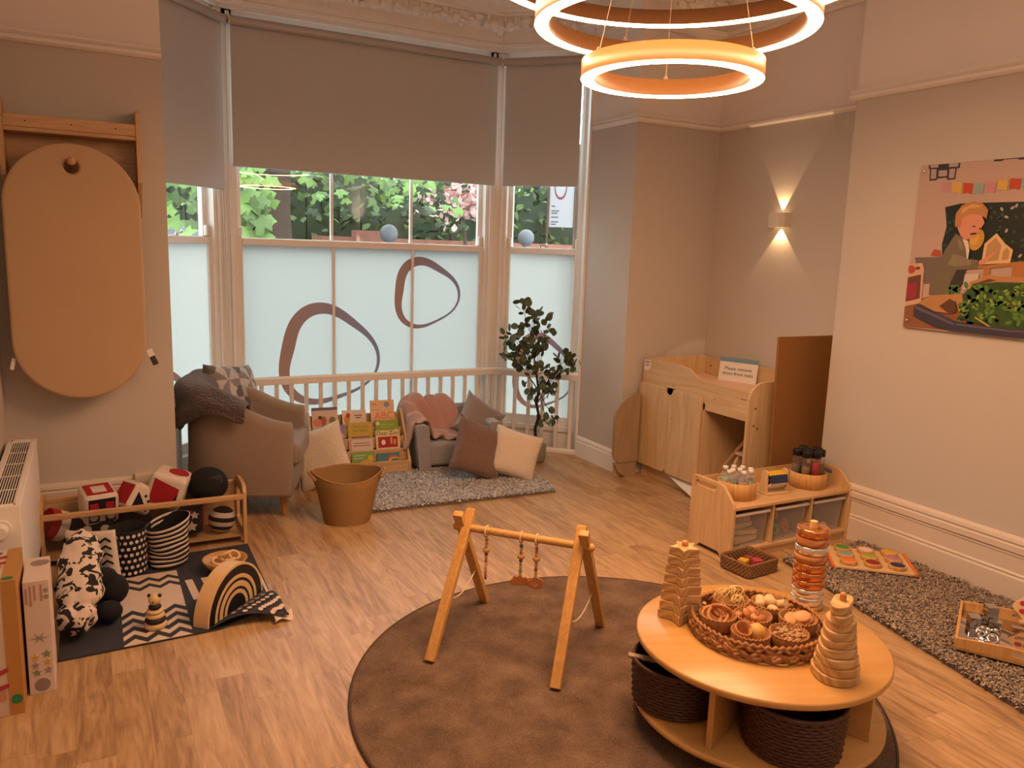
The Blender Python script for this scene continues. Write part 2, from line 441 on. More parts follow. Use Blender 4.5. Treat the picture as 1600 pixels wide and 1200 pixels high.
def pane_mat():
    m = bpy.data.materials.new('window_glass'); m.use_nodes = True; nt = m.node_tree; nt.nodes.clear(); L = nt.links.new
    out = N(nt, 'ShaderNodeOutputMaterial'); tr = N(nt, 'ShaderNodeBsdfTransparent'); gl = N(nt, 'ShaderNodeBsdfGlossy'); gl.inputs['Roughness'].default_value = 0
    tr.inputs[0].default_value = (.95, .98, .96, 1)
    lw = N(nt, 'ShaderNodeLayerWeight'); pw = N(nt, 'ShaderNodeMath', operation='POWER'); pw.inputs[1].default_value = 4
    L(lw.outputs['Facing'], pw.inputs[0]); ma = N(nt, 'ShaderNodeMath', operation='MULTIPLY_ADD'); ma.inputs[1].default_value = .8; ma.inputs[2].default_value = .05
    L(pw.outputs[0], ma.inputs[0])
    ms = N(nt, 'ShaderNodeMixShader'); L(ma.outputs[0], ms.inputs[0]); L(tr.outputs[0], ms.inputs[1]); L(gl.outputs[0], ms.inputs[2]); L(ms.outputs[0], out.inputs[0]); return m
m_glass = pane_mat()
# frames of reference: u along the wall, -y into the room
WF = {1: Matrix(((S2, -S2, 0, .304), (S2, S2, 0, 5.614), (0, 0, 1, 0), (0, 0, 0, 1))),
      2: T(.87, 6.18, 0),
      3: Matrix(((S2, S2, 0, 3.11), (-S2, S2, 0, 6.18), (0, 0, 1, 0), (0, 0, 0, 1)))}
WL = {1: .8, 2: 2.24, 3: .8}
def loop_outline(cx, cy, rx, ry, rot, wid):
    """rounded-triangle brand loop: outer and inner outlines with swelling width"""
    o = []; i_ = []
    for k in range(72):
        t = 2*pi*k/72; q = 1+.09*cos(3*t+rot); w = wid*(.75+.45*cos(t-2.3-rot*.3))
        o.append((cx+rx*q*cos(t), cy+ry*q*sin(t))); i_.append((cx+(rx*q-w)*cos(t)+.004, cy+(ry*q-w)*sin(t)))
    return o, i_
def clip(o, x0, x1, y0, y1): return [(min(max(x, x0), x1), min(max(y, y0), y1)) for x, y in o]
for k in (1, 2, 3):
    L = WL[k]; M = WF[k]
    w = bpy.data.objects.new(f'window_{k}', None); COL.objects.link(w); w['kind'] = 'structure'; w.matrix_world = M
    j = .13 if k == 2 else .1
    a, b = j, L-j
    # box frame with mouldings
    mb = MB()
    for x0, x1 in ((-.03, j-.03), (L-j+.03, L+.03)):
        mb.box(x0, x1, 0, .14, .16, 3.4); 
    for x0 in (j-.075, L-j+.05): mb.box(x0, x0+.025, -.018, 0, .2, 3.28)
    for x0 in (j-.05, L-j+.02): mb.box(x0, x0+.03, .005, .1, .2, 3.28)
    mb.box(-.03, L+.03, 0, .14, 3.24, 3.66); mb.box(-.03, L+.03, -.03, .16, .15, .19)
    mb.build('frame', m_wd, w, bevel=.003)
    mb = MB(); mb.box(-.03, L+.03, .0, .14, -.02, .16); mb.box(.05, L-.05, -.012, 0, 0, .12); mb.build('panel', m_wd, w, bevel=.003)
    mus = (.83, 1.49) if k == 2 else ()
    # lower sash (inside) and upper sash (outside)
    for nm, z0, z1, y, br in (('lower_sash', .19, 1.715, .03, .07), ('upper_sash', 1.67, 3.26, .075, .05)):
        mb = MB(); st = .045
        mb.box(a-.03, a-.03+st, y, y+.04, z0, z1); mb.box(b+.03-st, b+.03, y, y+.04, z0, z1)
        mb.box(a-.03+st, b+.03-st, y, y+.04, z0, z0+br); mb.box(a-.03+st, b+.03-st, y, y+.04, z1-.05, z1)
        for x in mus: mb.box(x-.011, x+.011, y, y+.035, z0+br, z1-.05)
        s_ = mb.build(nm, m_wd, w, bevel=.004)
        if nm == 'upper_sash':
            mb = MB(); mb.m = 0
            for x in (a-.02, b+.02-.04): mb.box(x, x+.04, y-.035, y-.005, 1.72, 1.80); 
            mb.build('sash_horn', m_wd, s_, bevel=.012)
        xs = [a-.03+st]+list(mus)+[b+.03-st]
        for i in range(len(xs)-1):
            mb = MB(); mb.box(xs[i], xs[i+1], y+.018, y+.0195 if nm == 'lower_sash' else y+.0185, z0+br, z1-.05)
            mb.build('frosted_pane' if nm == 'lower_sash' else 'clear_pane', m_film if nm == 'lower_sash' else m_glass, s_)
    if k != 2:
        mb = MB(); xm = L/2; mb.cyl((xm-.02, .05, 1.715), (xm-.02, .05, 1.735), .012, n=12); mb.box(xm-.03, xm+.03, .042, .058, 1.733, 1.742); mb.sphere((xm+.03, .05, 1.745), .011, 10, 7)
        mb.build('sash_lock', m_chrome, w)
    # printed loops on the film
    lp = {2: [(.78, .81, .405, .40, .6, .085), (1.61, 1.31, .295, .29, .2, .065)], 3: [(.43, .65, .28, .33, .4, .06)], 1: [(.25, .43, .30, .36, .5, .06)]}[k]
    for q in lp:
        o, i_ = loop_outline(*q); x0, x1, y0, y1 = a+.02, b-.02, .275, 1.655
        o = clip(o, x0, x1, y0, y1); i_ = clip(i_, x0+.0005, x1-.0005, y0+.0005, y1-.0005)
        mb = MB(); n = len(o); v = [(x, .046, z) for x, z in o]+[(x, .046, z) for x, z in i_]+[(x, .0475, z) for x, z in o]+[(x, .0475, z) for x, z in i_]
        fs = []
        for t in range(n):
            u = (t+1) % n; fs.append((t, u, n+u, n+t)); fs.append((2*n+t, 3*n+t, 3*n+u, 2*n+u))
        mb.add(v, fs[::2]); mb.build('printed_loop', m_loop, w)
# casings that close the bay to the reveals
mb = MB(); mb.prism([(3.55, 5.47), (3.59, 5.46), (3.72, 5.60), (3.70, 5.66), (3.64, 5.65)], 0, H); struct(mb.build('trim_5', m_wd))
mb = MB(); mb.prism([(.417, 5.47), (.377, 5.46), (.25, 5.60), (.27, 5.66), (.33, 5.65)], 0, H); struct(mb.build('trim_6', m_wd))
mb = MB()
for x, y, ang in ((.87, 6.18, 112.5), (3.11, 6.18, 67.5)):
    mb.M = T(x, y, 0) @ RZ(ang-90); mb.box(-.05, .05, -.012, .16, 0, H)
struct(mb.build('trim_7', m_wd, bevel=.006))
# stops the light above the sashes and behind the frame heads
mb = MB()
for k in (1, 2, 3):
    mb.M = WF[k]; mb.box(-.1, WL[k]+.1, .14, .3, 3.24, H+.05); mb.box(-.1, WL[k]+.1, .14, .3, -.1, .17)
struct(mb.build('wall_bay', m_wd))

# roller blinds
bl_lab = {1: 'grey roller blind in the narrow left bay window, hanging lower than the others', 2: 'wide grey roller blind half down over the middle bay window', 3: 'narrow grey roller blind in the right bay window behind the ring lights'}
for k, u0, u1, zb in ((1, .13, .79, 2.045), (2, .07, 2.195, 2.215), (3, .045, .715, 2.215)):
    t = thing('roller_blind', bl_lab[k], 'blind', group='roller blinds in the bay'); t.matrix_world = WF[k]
    y = -.05
    mb = MB(); mb.box(u0+.012, u1-.012, y-.001, y+.001, zb+.02, 3.2); mb.build('fabric', m_blind, t)
    mb = MB(); mb.cyl((u0+.012, y+.012, zb+.018), (u1-.012, y+.012, zb+.018), .012, n=10); mb.M = T(0, 0, 0); mb.build('bottom_bar', m_blind, t)
    mb = MB(); mb.cyl((u0, y-.03, 3.205), (u1, y-.03, 3.205), .031, n=20); mb.build('roller_tube', m_alu, t)
    for x in (u0-.006, u1): 
        mb = MB(); mb.prism([(y-.062, 3.175), (y+.05, 3.175), (y+.05, 3.245), (y-.062, 3.245)], x, x+.006, 'yz'); mb.build('bracket', m_white, t, bevel=.002)
    xc = u0-.03 if k == 2 else u1-.01; ch = MB(); zl = 1.2 if k == 2 else 1.05
    pts = [(xc-.022, y+.01, 3.2), (xc-.02, y+.01, 2.2), (xc-.018, y-.005, zl+.06), (xc-.008, y-.006, zl+.01), (xc+.006, y-.006, zl), (xc+.018, y-.006, zl+.03), (xc+.018, y, zl+.1), (xc+.006, y+.01, 2.2), (xc, y+.01, 3.2)]
    ch.tube(pts, .0022, 6); ch.build('bead_chain', m_white, t)

# white guard rail in front of the bay
t = thing('guard_rail', 'low white painted guard rail with balusters across the bay window', 'railing')
rp = [(.43, 5.53), (.93, 6.03), (3.05, 6.03), (3.575, 5.5)]
def railmb(z0, z1, w):
    h = w/2; return [(-h, z0), (h, z0), (h*1.0, z1-.012), (h*.6, z1), (-h*.6, z1), (-h, z1-.012)]
o = sweep(rp, railmb(.632, .69, .055), 'handrail', m_wd, t); del o['kind']
o = sweep(rp, railmb(0, .035, .05), 'bottom_rail', m_wd, t); del o['kind']
proto = None
def balu(x, y, ang):
    global proto
    if proto is None:
        mb = MB(); mb.box(-.014, .014, -.014, .014, .034, .634); proto = mb.build('baluster', m_wd, t, bevel=.003); o = proto
    else:
        o = proto.copy(); COL.objects.link(o)
    o.location = (x, y, 0); o.rotation_euler = (0, 0, RD(ang))
for i in range(6): q = (i+.5)/6; balu(.43+.5*q, 5.53+.5*q, 45)
for i in range(19): balu(.985+i*(2.01/18), 6.03, 0)
for i in range(6): q = (i+.55)/6; balu(3.05+.525*q, 6.03-.53*q, 45)
balu(3.05, 6.03, 22); balu(.93, 6.03, 22)

# ------------------------------------------------------------------ outdoors
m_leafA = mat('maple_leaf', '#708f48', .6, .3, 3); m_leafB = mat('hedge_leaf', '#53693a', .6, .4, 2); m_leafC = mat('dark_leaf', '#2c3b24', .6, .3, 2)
for m in (m_leafA, m_leafB):
    pass
m_bark = mat('bark', '#4a3a30', .9, .2, 8, bump=.6, bs=30)
m_brick = mat('garden_brick', '#8a5a4a', .9, .2, 12); m_tarmac = mat('tarmac', '#8b8b92', .9, .1, 3)
m_grey = mat('grey_ball', '#606368', .5, .03, 3)
mb = MB(); mb.box(-14, 22, 6.6, 40, -.6, -.5); struct(mb.build('ground', m_tarmac))
def foliage(name, m, n, fn, size, parent=None, seed=1, flat=.25):
    r = random.Random(seed); mb = MB()
    for i in range(n):
        p = fn(r); s_ = size*r.uniform(.6, 1.3); e = Euler((r.uniform(-.9, .9)+pi/2*r.choice((0, 1)), r.uniform(-.6, .6), r.uniform(0, 6.28)))
        R_ = e.to_matrix(); k = r.choice((0, 0, 1)) if isinstance(m, list) else 0
        mb.m = k
        o = [(0, -.5), (.32, -.22), (.42, .12), (.2, .3), (0, .55), (-.2, .3), (-.42, .12), (-.32, -.22)]
        mb.add([tuple(Vector(p)+R_ @ Vector((x*s_, y*s_, abs(x)*s_*flat))) for x, y in o], [tuple(range(8))])
    return mb.build(name, m, parent)
def maple(mb, p, s_, e):
    R_ = e.to_matrix(); o = []
    for k in range(11):
        t = -pi/2+2*pi*k/11*1.0; q = (1 if k % 2 else .62)*r_.uniform(.85, 1.1)
        if k == 0: q = .15
        if k in (1, 10): q = .7
        o.append((q*cos(t), q*sin(t)))
    mb.add([tuple(Vector(p)+R_ @ Vector((x*s_, y*s_, -.18*s_*(x*x+y*y)))) for x, y in o], [tuple(range(11))])
hd = thing('hedge', 'dense green hedge with light leaves behind the street outside', 'hedge', (0, 0, 0))
foliage('foliage', [m_leafB, m_leafC], 9000, lambda r: (r.uniform(-6, 16), 13.2+r.gauss(0, .35)+.3*sin(r.uniform(0, 9)), r.uniform(-.5, 3.2)), .17, hd, 2)
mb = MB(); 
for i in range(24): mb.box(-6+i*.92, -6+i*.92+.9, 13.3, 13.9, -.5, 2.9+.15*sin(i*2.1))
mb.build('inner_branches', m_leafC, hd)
mp = thing('maple_tree', 'maple tree whose bright green leaves hang at the top of the window view', 'tree', (2.27, 11.0, -.5))
mb = MB(); mb.tube([(0, 0, 0), (.03, 0, 1.2), (-.03, .05, 2.6), (.05, .1, 5)], [.25, .2, .19, .17], 14); mb.build('trunk', m_bark, mp)
r_ = random.Random(5); mb = MB()
for i in range(700):
    x = r_.uniform(-2.9, 1.9); y = r_.uniform(-2.3, .8); dr = abs(r_.gauss(0, .35))
    if .178 < (x+2.27)/(y+11) < .232 and dr > .06: continue
    mb.m = r_.choice((0, 0, 1, 2))
    maple(mb, (x, y, 3.35-dr*.8+.12*sin(x*2.3)), r_.uniform(.07, .14), Euler((r_.uniform(.2, 1.6), r_.uniform(-.5, .5), r_.uniform(-.8, .8))))
for i in range(60):
    mb.m = r_.choice((0, 0, 1))
    maple(mb, (r_.choice((r_.uniform(-1.7, -.75), r_.uniform(-.72, -.4))), -1.6+r_.uniform(-.3, .3), r_.uniform(2.2, 3.0)), r_.uniform(.1, .17), Euler((r_.uniform(.7, 1.4), r_.uniform(-.4, .4), r_.uniform(-.6, .6))))
mb.build('crown', [m_leafA, m_leafB, m_leafC], mp)
mb = MB(); mb.tube([(0, 0, 3.2), (-.8, -.6, 3.5), (-2, -1, 3.55)], [.1, .06, .03], 8); mb.tube([(0, 0, 3.3), (1.5, -.5, 3.6), (4, -.8, 3.65)], [.1, .07, .03], 8); mb.build('bough', m_bark, mp)
mb = MB(); mb.box(2.9, 16, 11.6, 11.75, -.5, 1.72); mb.box(2.9, 16, 11.57, 11.78, 1.72, 1.8); mb.box(3.5, 3.85, 11.5, 11.8, -.5, 1.9)
tag(mb.build('garden_wall', m_brick), 'low red brick garden wall in front of the hedge outside', 'wall', kind='thing')
pk = thing('blossom_bush', 'pale pink blossom bush above the hedge seen through the middle bay window', 'shrub', (5.05, 11.0, -.5))
foliage('blossom', mat('pink_blossom', '#c9a09a', .7, .2, 8), 260, lambda r: (r.gauss(0, .28), r.gauss(0, .12), 2.85+r.gauss(0, .16)), .12, pk, 15)
mb = MB(); mb.tube([(0, 0, 0), (.05, 0, 1.5), (-.1, 0, 2.8)], [.05, .04, .02], 8); mb.tube([(.05, 0, 1.5), (.25, 0, 2.8)], [.03, .015], 6); mb.build('stem', m_bark, pk)
mb = MB(); mb.box(-1, 1.9, 11.2, 11.4, -.5, 1.80); mb.box(-1, 1.9, 11.18, 11.42, 1.80, 1.86)
tag(mb.build('street_wall', m_tarmac), 'low grey rendered street wall left of the maple trunk', 'wall', kind='thing')
# notice board
sg = thing('notice_board', 'white notice board on dark posts seen through the right bay window', 'sign', (5.46, 9.0, -.5), (0, 0, -31))
mb = MB(); mb.box(-.16, .16, -.012, .012, 2.5, 3.5); mb.build('panel', mat('sign_white', '#8f8c8f', .5, .02), sg, bevel=.004)
mb = MB(); mb.box(-.19, -.16, -.025, .03, 0, 3.55); mb.build('post', m_bark, sg); mb = MB(); mb.box(.16, .215, -.025, .03, 0, 3.55); mb.build('post', m_bark, sg)
mb = MB(); mb.M = T(-.02, -.0135, 3.0) @ RX(90); o = [(.085*cos(t*.1)*(1 if sin(t*.1) > 0 else .95), .15*sin(t*.1)) for t in range(63)]; mb.plate([o, [(x*.84, y*.86+.012) for x, y in o]], .002); mb.build('printed_loop', mat('sign_loop', '#6a3038', .5), sg)
mb = MB()
for z, w in ((2.76, .05), (2.70, .1), (2.67, .08), (2.62, .09), (2.56, .09), (2.53, .06)): mb.box(-.13, -.13+w, -.0135, -.0125, z, z+.014)
mb.build('lettering', m_dark, sg)
for i, (x, y, z, lab) in enumerate(((3.81, 11.0, 1.86, 'grey round bollard top seen through the middle bay window'), (6.05, 11.0, 1.88, 'grey round bollard top seen through the right bay window'))):
    g = thing('bollard', lab, 'bollard', (x, y, -.5), group='grey round bollards outside')
    mb = MB(); mb.sphere((0, 0, z+.5), .13, 20, 12); mb.build('top', m_grey, g)
    mb = MB(); mb.cyl((0, 0, 0), (0, 0, z+.42), .05, n=12); mb.build('post', m_grey, g)
# neighbouring bay of the house on the left
w = SC.world = bpy.data.worlds.new('world'); w.use_nodes = True; nt = w.node_tree; bg = nt.nodes['Background']
bg.inputs[0].default_value = (.86, .94, 1.0, 1); bg.inputs[1].default_value = SKY

# ------------------------------------------------------------------ lights
m_led = emit('led_diffuser', LEDC, LED)
m_ring = mat('ring_body', '#94693f', .4, .02, 5)
m_wire = mat('suspension_wire', '#cbb9a0', .4, .02, 5)
t = thing('pendant_light', 'pendant of three glowing LED rings of growing size hung on wires', 'light', (1.95, 2.47, H))
mb = MB(); mb.cyl((0, 0, -.03), (0, 0, 0), .12, n=32); mb.build('ceiling_rose', m_ring, t)
for R, z, nm in ((.335, 2.335, 'small'), (.515, 2.52, 'middle'), (.72, 2.71, 'large')):
    zz = z-H; 
    mb = MB(); mb.lathe([(R, zz+.004), (R, zz+.066), (R-.05, zz+.066), (R-.05, zz+.004)], 96, closed=False)
    ring = mb.build('ring', m_ring, t)
    mb = MB(); mb.lathe([(R-.05, zz+.003), (R-.047, zz), (R-.003, zz), (R, zz+.003)], 96); mb.build('led_diffuser', m_led, ring)
    for k in range(3):
        a = 2*pi*k/3+R*2+.3; x, y = (R-.025)*cos(a), (R-.025)*sin(a)
        mb = MB(); mb.cyl((x, y, zz+.066), (x*.12, y*.12, -.03), .0012, n=6); mb.torus((x, y, zz+.075), .008, .0015, RX(90), 12, 5); mb.build('wire', m_wire, ring)
# wall sconce in the alcove
sc = thing('wall_sconce', 'small white up and down wall light glowing on the alcove wall', 'light', (4.36, 4.17, 1.965))
mb = MB(); c = [(-.0, -.07), (-.05, -.07), (-.08, -.05), (-.08, .05), (-.05, .07), (0, .07)]
o = [(x, y) for x, y in c]; i_ = [(x*.9-.0+.004*(x == 0), y*.93) for x, y in c]
n = len(o); v = [(x, y, -.05) for x, y in o]+[(x, y, .05) for x, y in o]+[(x, y, -.05) for x, y in i_]+[(x, y, .05) for x, y in i_]; fs = []
for k in range(n-1): fs += [(k, k+1, n+k+1, n+k), (2*n+k, 3*n+k, 3*n+k+1, 2*n+k+1), (k, 2*n+k, 2*n+k+1, k+1), (n+k, n+k+1, 3*n+k+1, 3*n+k)]
mb.add(v, fs); mb.build('shade', mat('sconce_white', '#d9d0c6', .5, .01), sc)
mb = MB(); mb.box(-.074, -.002, -.06, .06, -.006, .006); mb.build('bulb_plate', m_white, sc)
mb = MB(); mb.cyl((-.034, 0, .007), (-.034, 0, .012), .014, n=14); mb.cyl((-.034, 0, -.012), (-.034, 0, -.007), .014, n=14); mb.build('led', emit('sconce_led', (1, .68, .3), 30), sc)
def sconce_lamps(loc, nx, e):
    for nm, dz, rx, an, k in (('sconce_up', .047, 180, 62, 1), ('sconce_down', -.047, 0, 78, 1)):
        ld = bpy.data.lights.new(nm, 'SPOT'); ld.energy = e*k; ld.color = (1, .62, .30); ld.spot_size = RD(an); ld.spot_blend = .05; ld.shadow_soft_size = .004
        o = bpy.data.objects.new(nm, ld); COL.objects.link(o); o.location = (loc[0]+nx*.018, loc[1], loc[2]+dz); o.rotation_euler = (RD(rx), 0, 0)
sconce_lamps((4.36, 4.17, 1.965), -1, SCONCE)
# unseen copies of the sconce, added behind the camera to brighten the upper walls
for k, (loc, rz, nx, lab) in enumerate((((4.1, -.9, 1.965), 0, -1, 'white wall light added as unseen fill on the right wall behind the camera'), ((-.43, -1.4, 1.965), 180, 1, 'white wall light added as unseen fill on the left side wall behind the camera'))):
    dup(sc, loc, (0, 0, rz), lab)
    for nm, dz, rx in (('wall_light_up', .08, 180), ('added_fill_down', -.08, 0)):
        ld = bpy.data.lights.new(nm, 'SPOT'); ld.energy = FILL*(1 if dz > 0 else .12); ld.color = (1, .80, .66); ld.spot_size = RD(150); ld.spot_blend = .6; ld.shadow_soft_size = .05
        o = bpy.data.objects.new(nm, ld); COL.objects.link(o); o.location = (loc[0]+nx*.12, loc[1], loc[2]+dz); o.rotation_euler = (RD(rx), 0, 0)
# ------------------------------------------------------------------ soft furnishings
def pillow_mb(w, h, t, n=22, pinch=.1, seed=0, wr=.006, cell=None):
    mb = MB()
    def f(sgn):
        def g(a, b):
            u, v = 2*a-1, 2*b-1
            x = w/2*u*(1-pinch*u*u*(1-v*v)); z = h/2*v*(1-pinch*v*v*(1-u*u))
            th = t/2*max(0, (1-u**4)*(1-v**4))**.55
            q = noise.noise(Vector((x*9+seed, z*9, sgn*3.1)))*wr*min(1, th/(t*.2))
            q += wr*.8*sin(14*(abs(u)-abs(v)))*max(0, abs(u*v)-.15)*(th > .002)
            return (x, sgn*(th+q), z)
        return g
    for sgn in (-1, 1):
        b0 = len(mb.f); mb.grid(f(sgn), n, n)
        if sgn == 1: 
            for i in range(b0, len(mb.f)): mb.f[i] = mb.f[i][::-1]
    return mb
def fuzzy(name, col, bs=120, bump=.8, var=.12, dist=.02):
    m = mat(name, col, .95, var, 60, bump=bump, bs=bs, sheen=.3, spec=.1)
    for nd in m.node_tree.nodes:
        if nd.type == 'BUMP': nd.inputs['Distance'].default_value = dist
    return m
m_chair = mat('taupe_fabric', '#8d7b6c', .85, .04, 40, bump=.12, bs=900, sheen=.1)
m_sofa = fuzzy('grey_plush', '#a29d9e', 160, .5, .12)
m_boucle = fuzzy('brown_boucle', '#84695a', 110, 1.0, .15)
m_cream = fuzzy('cream_fleece', '#e6d5c0', 130, .7, .05)
m_satin = mat('grey_satin', '#8a7d77', .38, .05, 8, bump=.05, bs=300, sheen=.3)
m_fur = fuzzy('dark_grey_fur', '#55494a', 70, 1.0, .3)
m_pink = mat('dusty_pink_velour', '#b5897a', .8, .06, 10, bump=.1, bs=200, sheen=.5)
m_rope = mat('cotton_rope', '#a07c4e', .9, .05, 30)
m_legwood = wood('leg_oak', '#c08a4e', '#a87238', 'z', 20)

# --- tub armchair
fx, fy = .937, -.35
ch = thing('armchair', 'taupe fabric tub armchair with tapered wooden legs by the left window', 'armchair', (.845, 5.215, 0), (0, 0, math.degrees(math.atan2(fy, fx))))
def shell():
    """U of padded wall: local x forward"""
    W, D, th = .74, .68, .12; r = .22; pth = []
    hw = W/2-th/2; xb = -D/2+th/2; xf = D/2-.005
    for k in range(7): pth.append((xf-(xf-xb-r)*k/7, -hw))
    for k in range(9): a = RD(-90-90*k/8); pth.append((xb+r+r*cos(a), -hw+r+r*sin(a)))
    m_ = len(pth); pth += [(xb, -hw+r+(2*hw-2*r)*k/5) for k in range(1, 5)]
    pth += [(x, -y) for x, y in pth[:m_][::-1]]
    n = len(pth); sec = 20
    def top(i):
        x = pth[i][0]; q = (xf-x)/(xf-xb); return .60+.20*(3*q*q-2*q*q*q)
    v = []; fs = []
    for i, (x, y) in enumerate(pth):
        a = Vector(pth[max(0, i-1)]); b = Vector(pth[min(n-1, i+1)]); d = (b-a).normalized(); nx, ny = d.y, -d.x
        zt = top(i); z0 = .14
        o = rrect(th, zt-z0, .045, 4, (0, (zt+z0)/2), rs=(.03, .055, .055, .03))
        flare = lambda z: .03*(z-z0)/(zt-z0)
        for s_, z in o: v.append((x+nx*(s_+flare(z)), y+ny*(s_+flare(z)), z))
    m2 = len(o)
    for i in range(n-1):
        for k in range(m2): k2 = (k+1) % m2; fs.append((i*m2+k, i*m2+k2, (i+1)*m2+k2, (i+1)*m2+k))
    fs.append(tuple(range(m2))[::-1]); fs.append(tuple(range((n-1)*m2, n*m2)))
    return MB().add(v, fs, True)
shell().build('backrest_and_arms', m_chair, ch, bevel=.012, merge=True)
mb = MB(); mb.box(-.26, .335, -.265, .265, .14, .31); mb.build('seat_base', m_chair, ch, bevel=.015)
mb = MB(); mb.box(-.25, .375, -.258, .258, .31, .455); mb.build('seat_cushion', m_chair, ch, bevel=.045, seg=4)
for x in (-.24, .27):
    for y in (-.27, .27): mb = MB(); mb.cyl((x, y, .145), (x*1.04, y*1.04, 0), .026, .013, 14); mb.build('leg', m_legwood, ch)
# star cushion
m_st = [mat(f'star_{i}', c, .85, .05, 20, bump=.08, bs=500) for i, c in enumerate(('#b9b2ac', '#857d7c', '#5f5856', '#a39a95'))]
pb = pillow_mb(.50, .48, .15, 60, .07, 1)
for i, f in enumerate(pb.f):
    c = Vector((0, 0, 0))
    for k in f: c += Vector(pb.v[k])
    c /= 4; u = (c.x/.50+.5)*2.0; v = (c.z/.48+.5)*2.0
    fu, fv = u % 1-.5, v % 1-.5; a = math.atan2(fv, fu); sct = int((a+pi)/(pi/4)) % 8
    r = max(abs(fu), abs(fv)); d = abs(fu)+abs(fv)
    k = sct % 2
    if min(abs(fu), abs(fv)) > .18 and d > .55: k = 2 if (sct//2) % 2 else 3
    pb.m = 0; pb.mi[i] = [0, 1, 2, 3][k]
o = pb.build('cushion', m_st, None, merge=True)
tag(o, 'cushion with a grey and white faceted star pattern on the taupe armchair', 'cushion', loc=(.82, 5.45, .65), rot=(-20, 8, 46))
# fur throw over the back corner of the armchair
CHM = T(.845, 5.215, 0) @ RZ(math.degrees(math.atan2(fy, fx)))
def throw_fur(a, b):
    W, D = .74, .68; hw = W/2-.06; xb = -D/2+.06; r = .22
    s_ = .26+a*.81   # run from the near arm round the back corner
    l1 = .40; l2 = r*pi/2
    if s_ < l1: x, y, nx, ny = xb+r+l1-s_, -hw, 0, -1
    elif s_ < l1+l2: q = RD(-90-90*(s_-l1)/l2); x, y, nx, ny = xb+r+r*cos(q), -hw+r+r*sin(q), cos(q), sin(q)
    else: x, y, nx, ny = xb, -hw+r+s_-l1-l2, -1, 0
    xf = .335; q = (xf-x)/(xf-xb); top = .60+.20*(3*q*q-2*q*q*q)
    hang = .05+.25*min(1, max(0, (a-.1)/.45))**1.3*(1 if a < .8 else (1-(a-.8)*2))+.02*sin(a*19)
    if b < .3: o, z = -.085-.03*(1-b/.3), top-.14*(1-b/.3)
    elif b < .62: p = (b-.3)/.32; o, z = -.085+.19*p, top+.045*sin(pi*p)**.6
    else: p = (b-.62)/.38; o, z = .105+.02*p, top-hang*p
    w = noise.noise(Vector((a*5, b*6, 2)))*.025
    return tuple(CHM @ Vector((x+nx*(o+w), y+ny*(o+w), z+w*.5)))
mb = MB(); mb.grid(throw_fur, 34, 26)
tag(mb.build('fur_throw', m_fur, solid=.02, sub=1), 'dark grey faux fur throw draped over the back corner of the taupe armchair', 'throw')

# --- rope basket
bk = thing('rope_basket', 'tan cotton rope basket with two loop handles standing on the floor', 'basket', (1.345, 4.63, 0), (0, 0, -10))
mb = MB(); prof = []
def rr(z): return .135+.052*min(1, (z/.26)**.8)
nz = 34
for i in range(nz+1):
    z = .31*i/nz; prof.append((rr(z), z)); 
    if i < nz: prof.append((rr(z)+-.004, z+.31/nz*.5))
v = []; fs = []; n = 56; m_ = len(prof)
for k in range(n):
    t = 2*pi*k/n
    for i, (r, z) in enumerate(prof):
        q = z/.31; s_ = .03*max(0, cos(2*t))*q**3-.045*max(0, -sin(t))**2*q**3+.01*max(0, sin(t))*q**3
        v.append((r*cos(t)*(1+.16*q**4*max(0, cos(2*t))), r*sin(t)*.92, z+s_*.6))
for k in range(n):
    for i in range(m_-1): k2 = (k+1) % n; fs.append((k*m_+i, k2*m_+i, k2*m_+i+1, k*m_+i+1))
mb.add(v, fs, True); mb.disc((0, 0, .004), .134, 40); mb.build('body', m_rope, bk, solid=.008)
for s_ in (-1, 1):
    mb = MB(); pts = [(s_*(.195+.035*sin(pi*i/12)), -.085+.17*i/12, .292+.028*sin(pi*i/12)) for i in range(13)]
    mb.tube(pts, .009, 8); mb.build('handle', m_rope, bk)

# --- shaggy rugs
def shag(name, label, corners, col, nt_, seed, cols, bx=.02):
    root = thing(name, label, 'rug')
    c = [Vector((x, y, 0)) for x, y in corners]
    mb = MB(); mb.prism([(p.x, p.y) for p in c], .002, .016); mb.build('backing', mat(name+'_'+str(seed)+'_back', col, .95, .15, 50), root)
    r = random.Random(seed); mb = MB()
    for i in range(nt_):
        a, b = r.random(), r.random()
        p = c[0].lerp(c[1], a).lerp(c[3].lerp(c[2], a), b)
        an = r.uniform(0, 2*pi); L = r.uniform(.02, .036); w = r.uniform(.003, .0055); dx, dy = cos(an), sin(an); lean = r.uniform(.35, 1.1)
        nx, ny = -dy*w, dx*w; z1 = .012+L*(1-.55*lean); x1, y1 = p.x+dx*L*lean*.5, p.y+dy*L*lean*.5
        x2, y2 = p.x+dx*L*lean, p.y+dy*L*lean; z2 = z1-.004+L*.25*(1-lean)
        mb.m = r.choice((0, 0, 1, 2))
        mb.add([(p.x-nx, p.y-ny, .012), (p.x+nx, p.y+ny, .012), (x1+nx, y1+ny, z1), (x1-nx, y1-ny, z1), (x2+nx*.5, y2+ny*.5, z2), (x2-nx*.5, y2-ny*.5, z2)], [(0, 1, 2, 3), (3, 2, 4, 5)], False)
    o = mb.build('pile', [mat(f'{name}_{seed}_{k}', q, .9, .1, 20, spec=.2) for k, q in enumerate(cols)], root); o['kind'] = 'stuff'
    return root
shag('shaggy_rug', 'grey shaggy rug in front of the small sofa and book display', [(1.50, 4.70), (2.86, 4.63), (2.98, 5.42), (1.62, 5.47)], '#6d6663', 34000, 11, ('#c2bdbc', '#dcd8d6', '#a29c9a'))
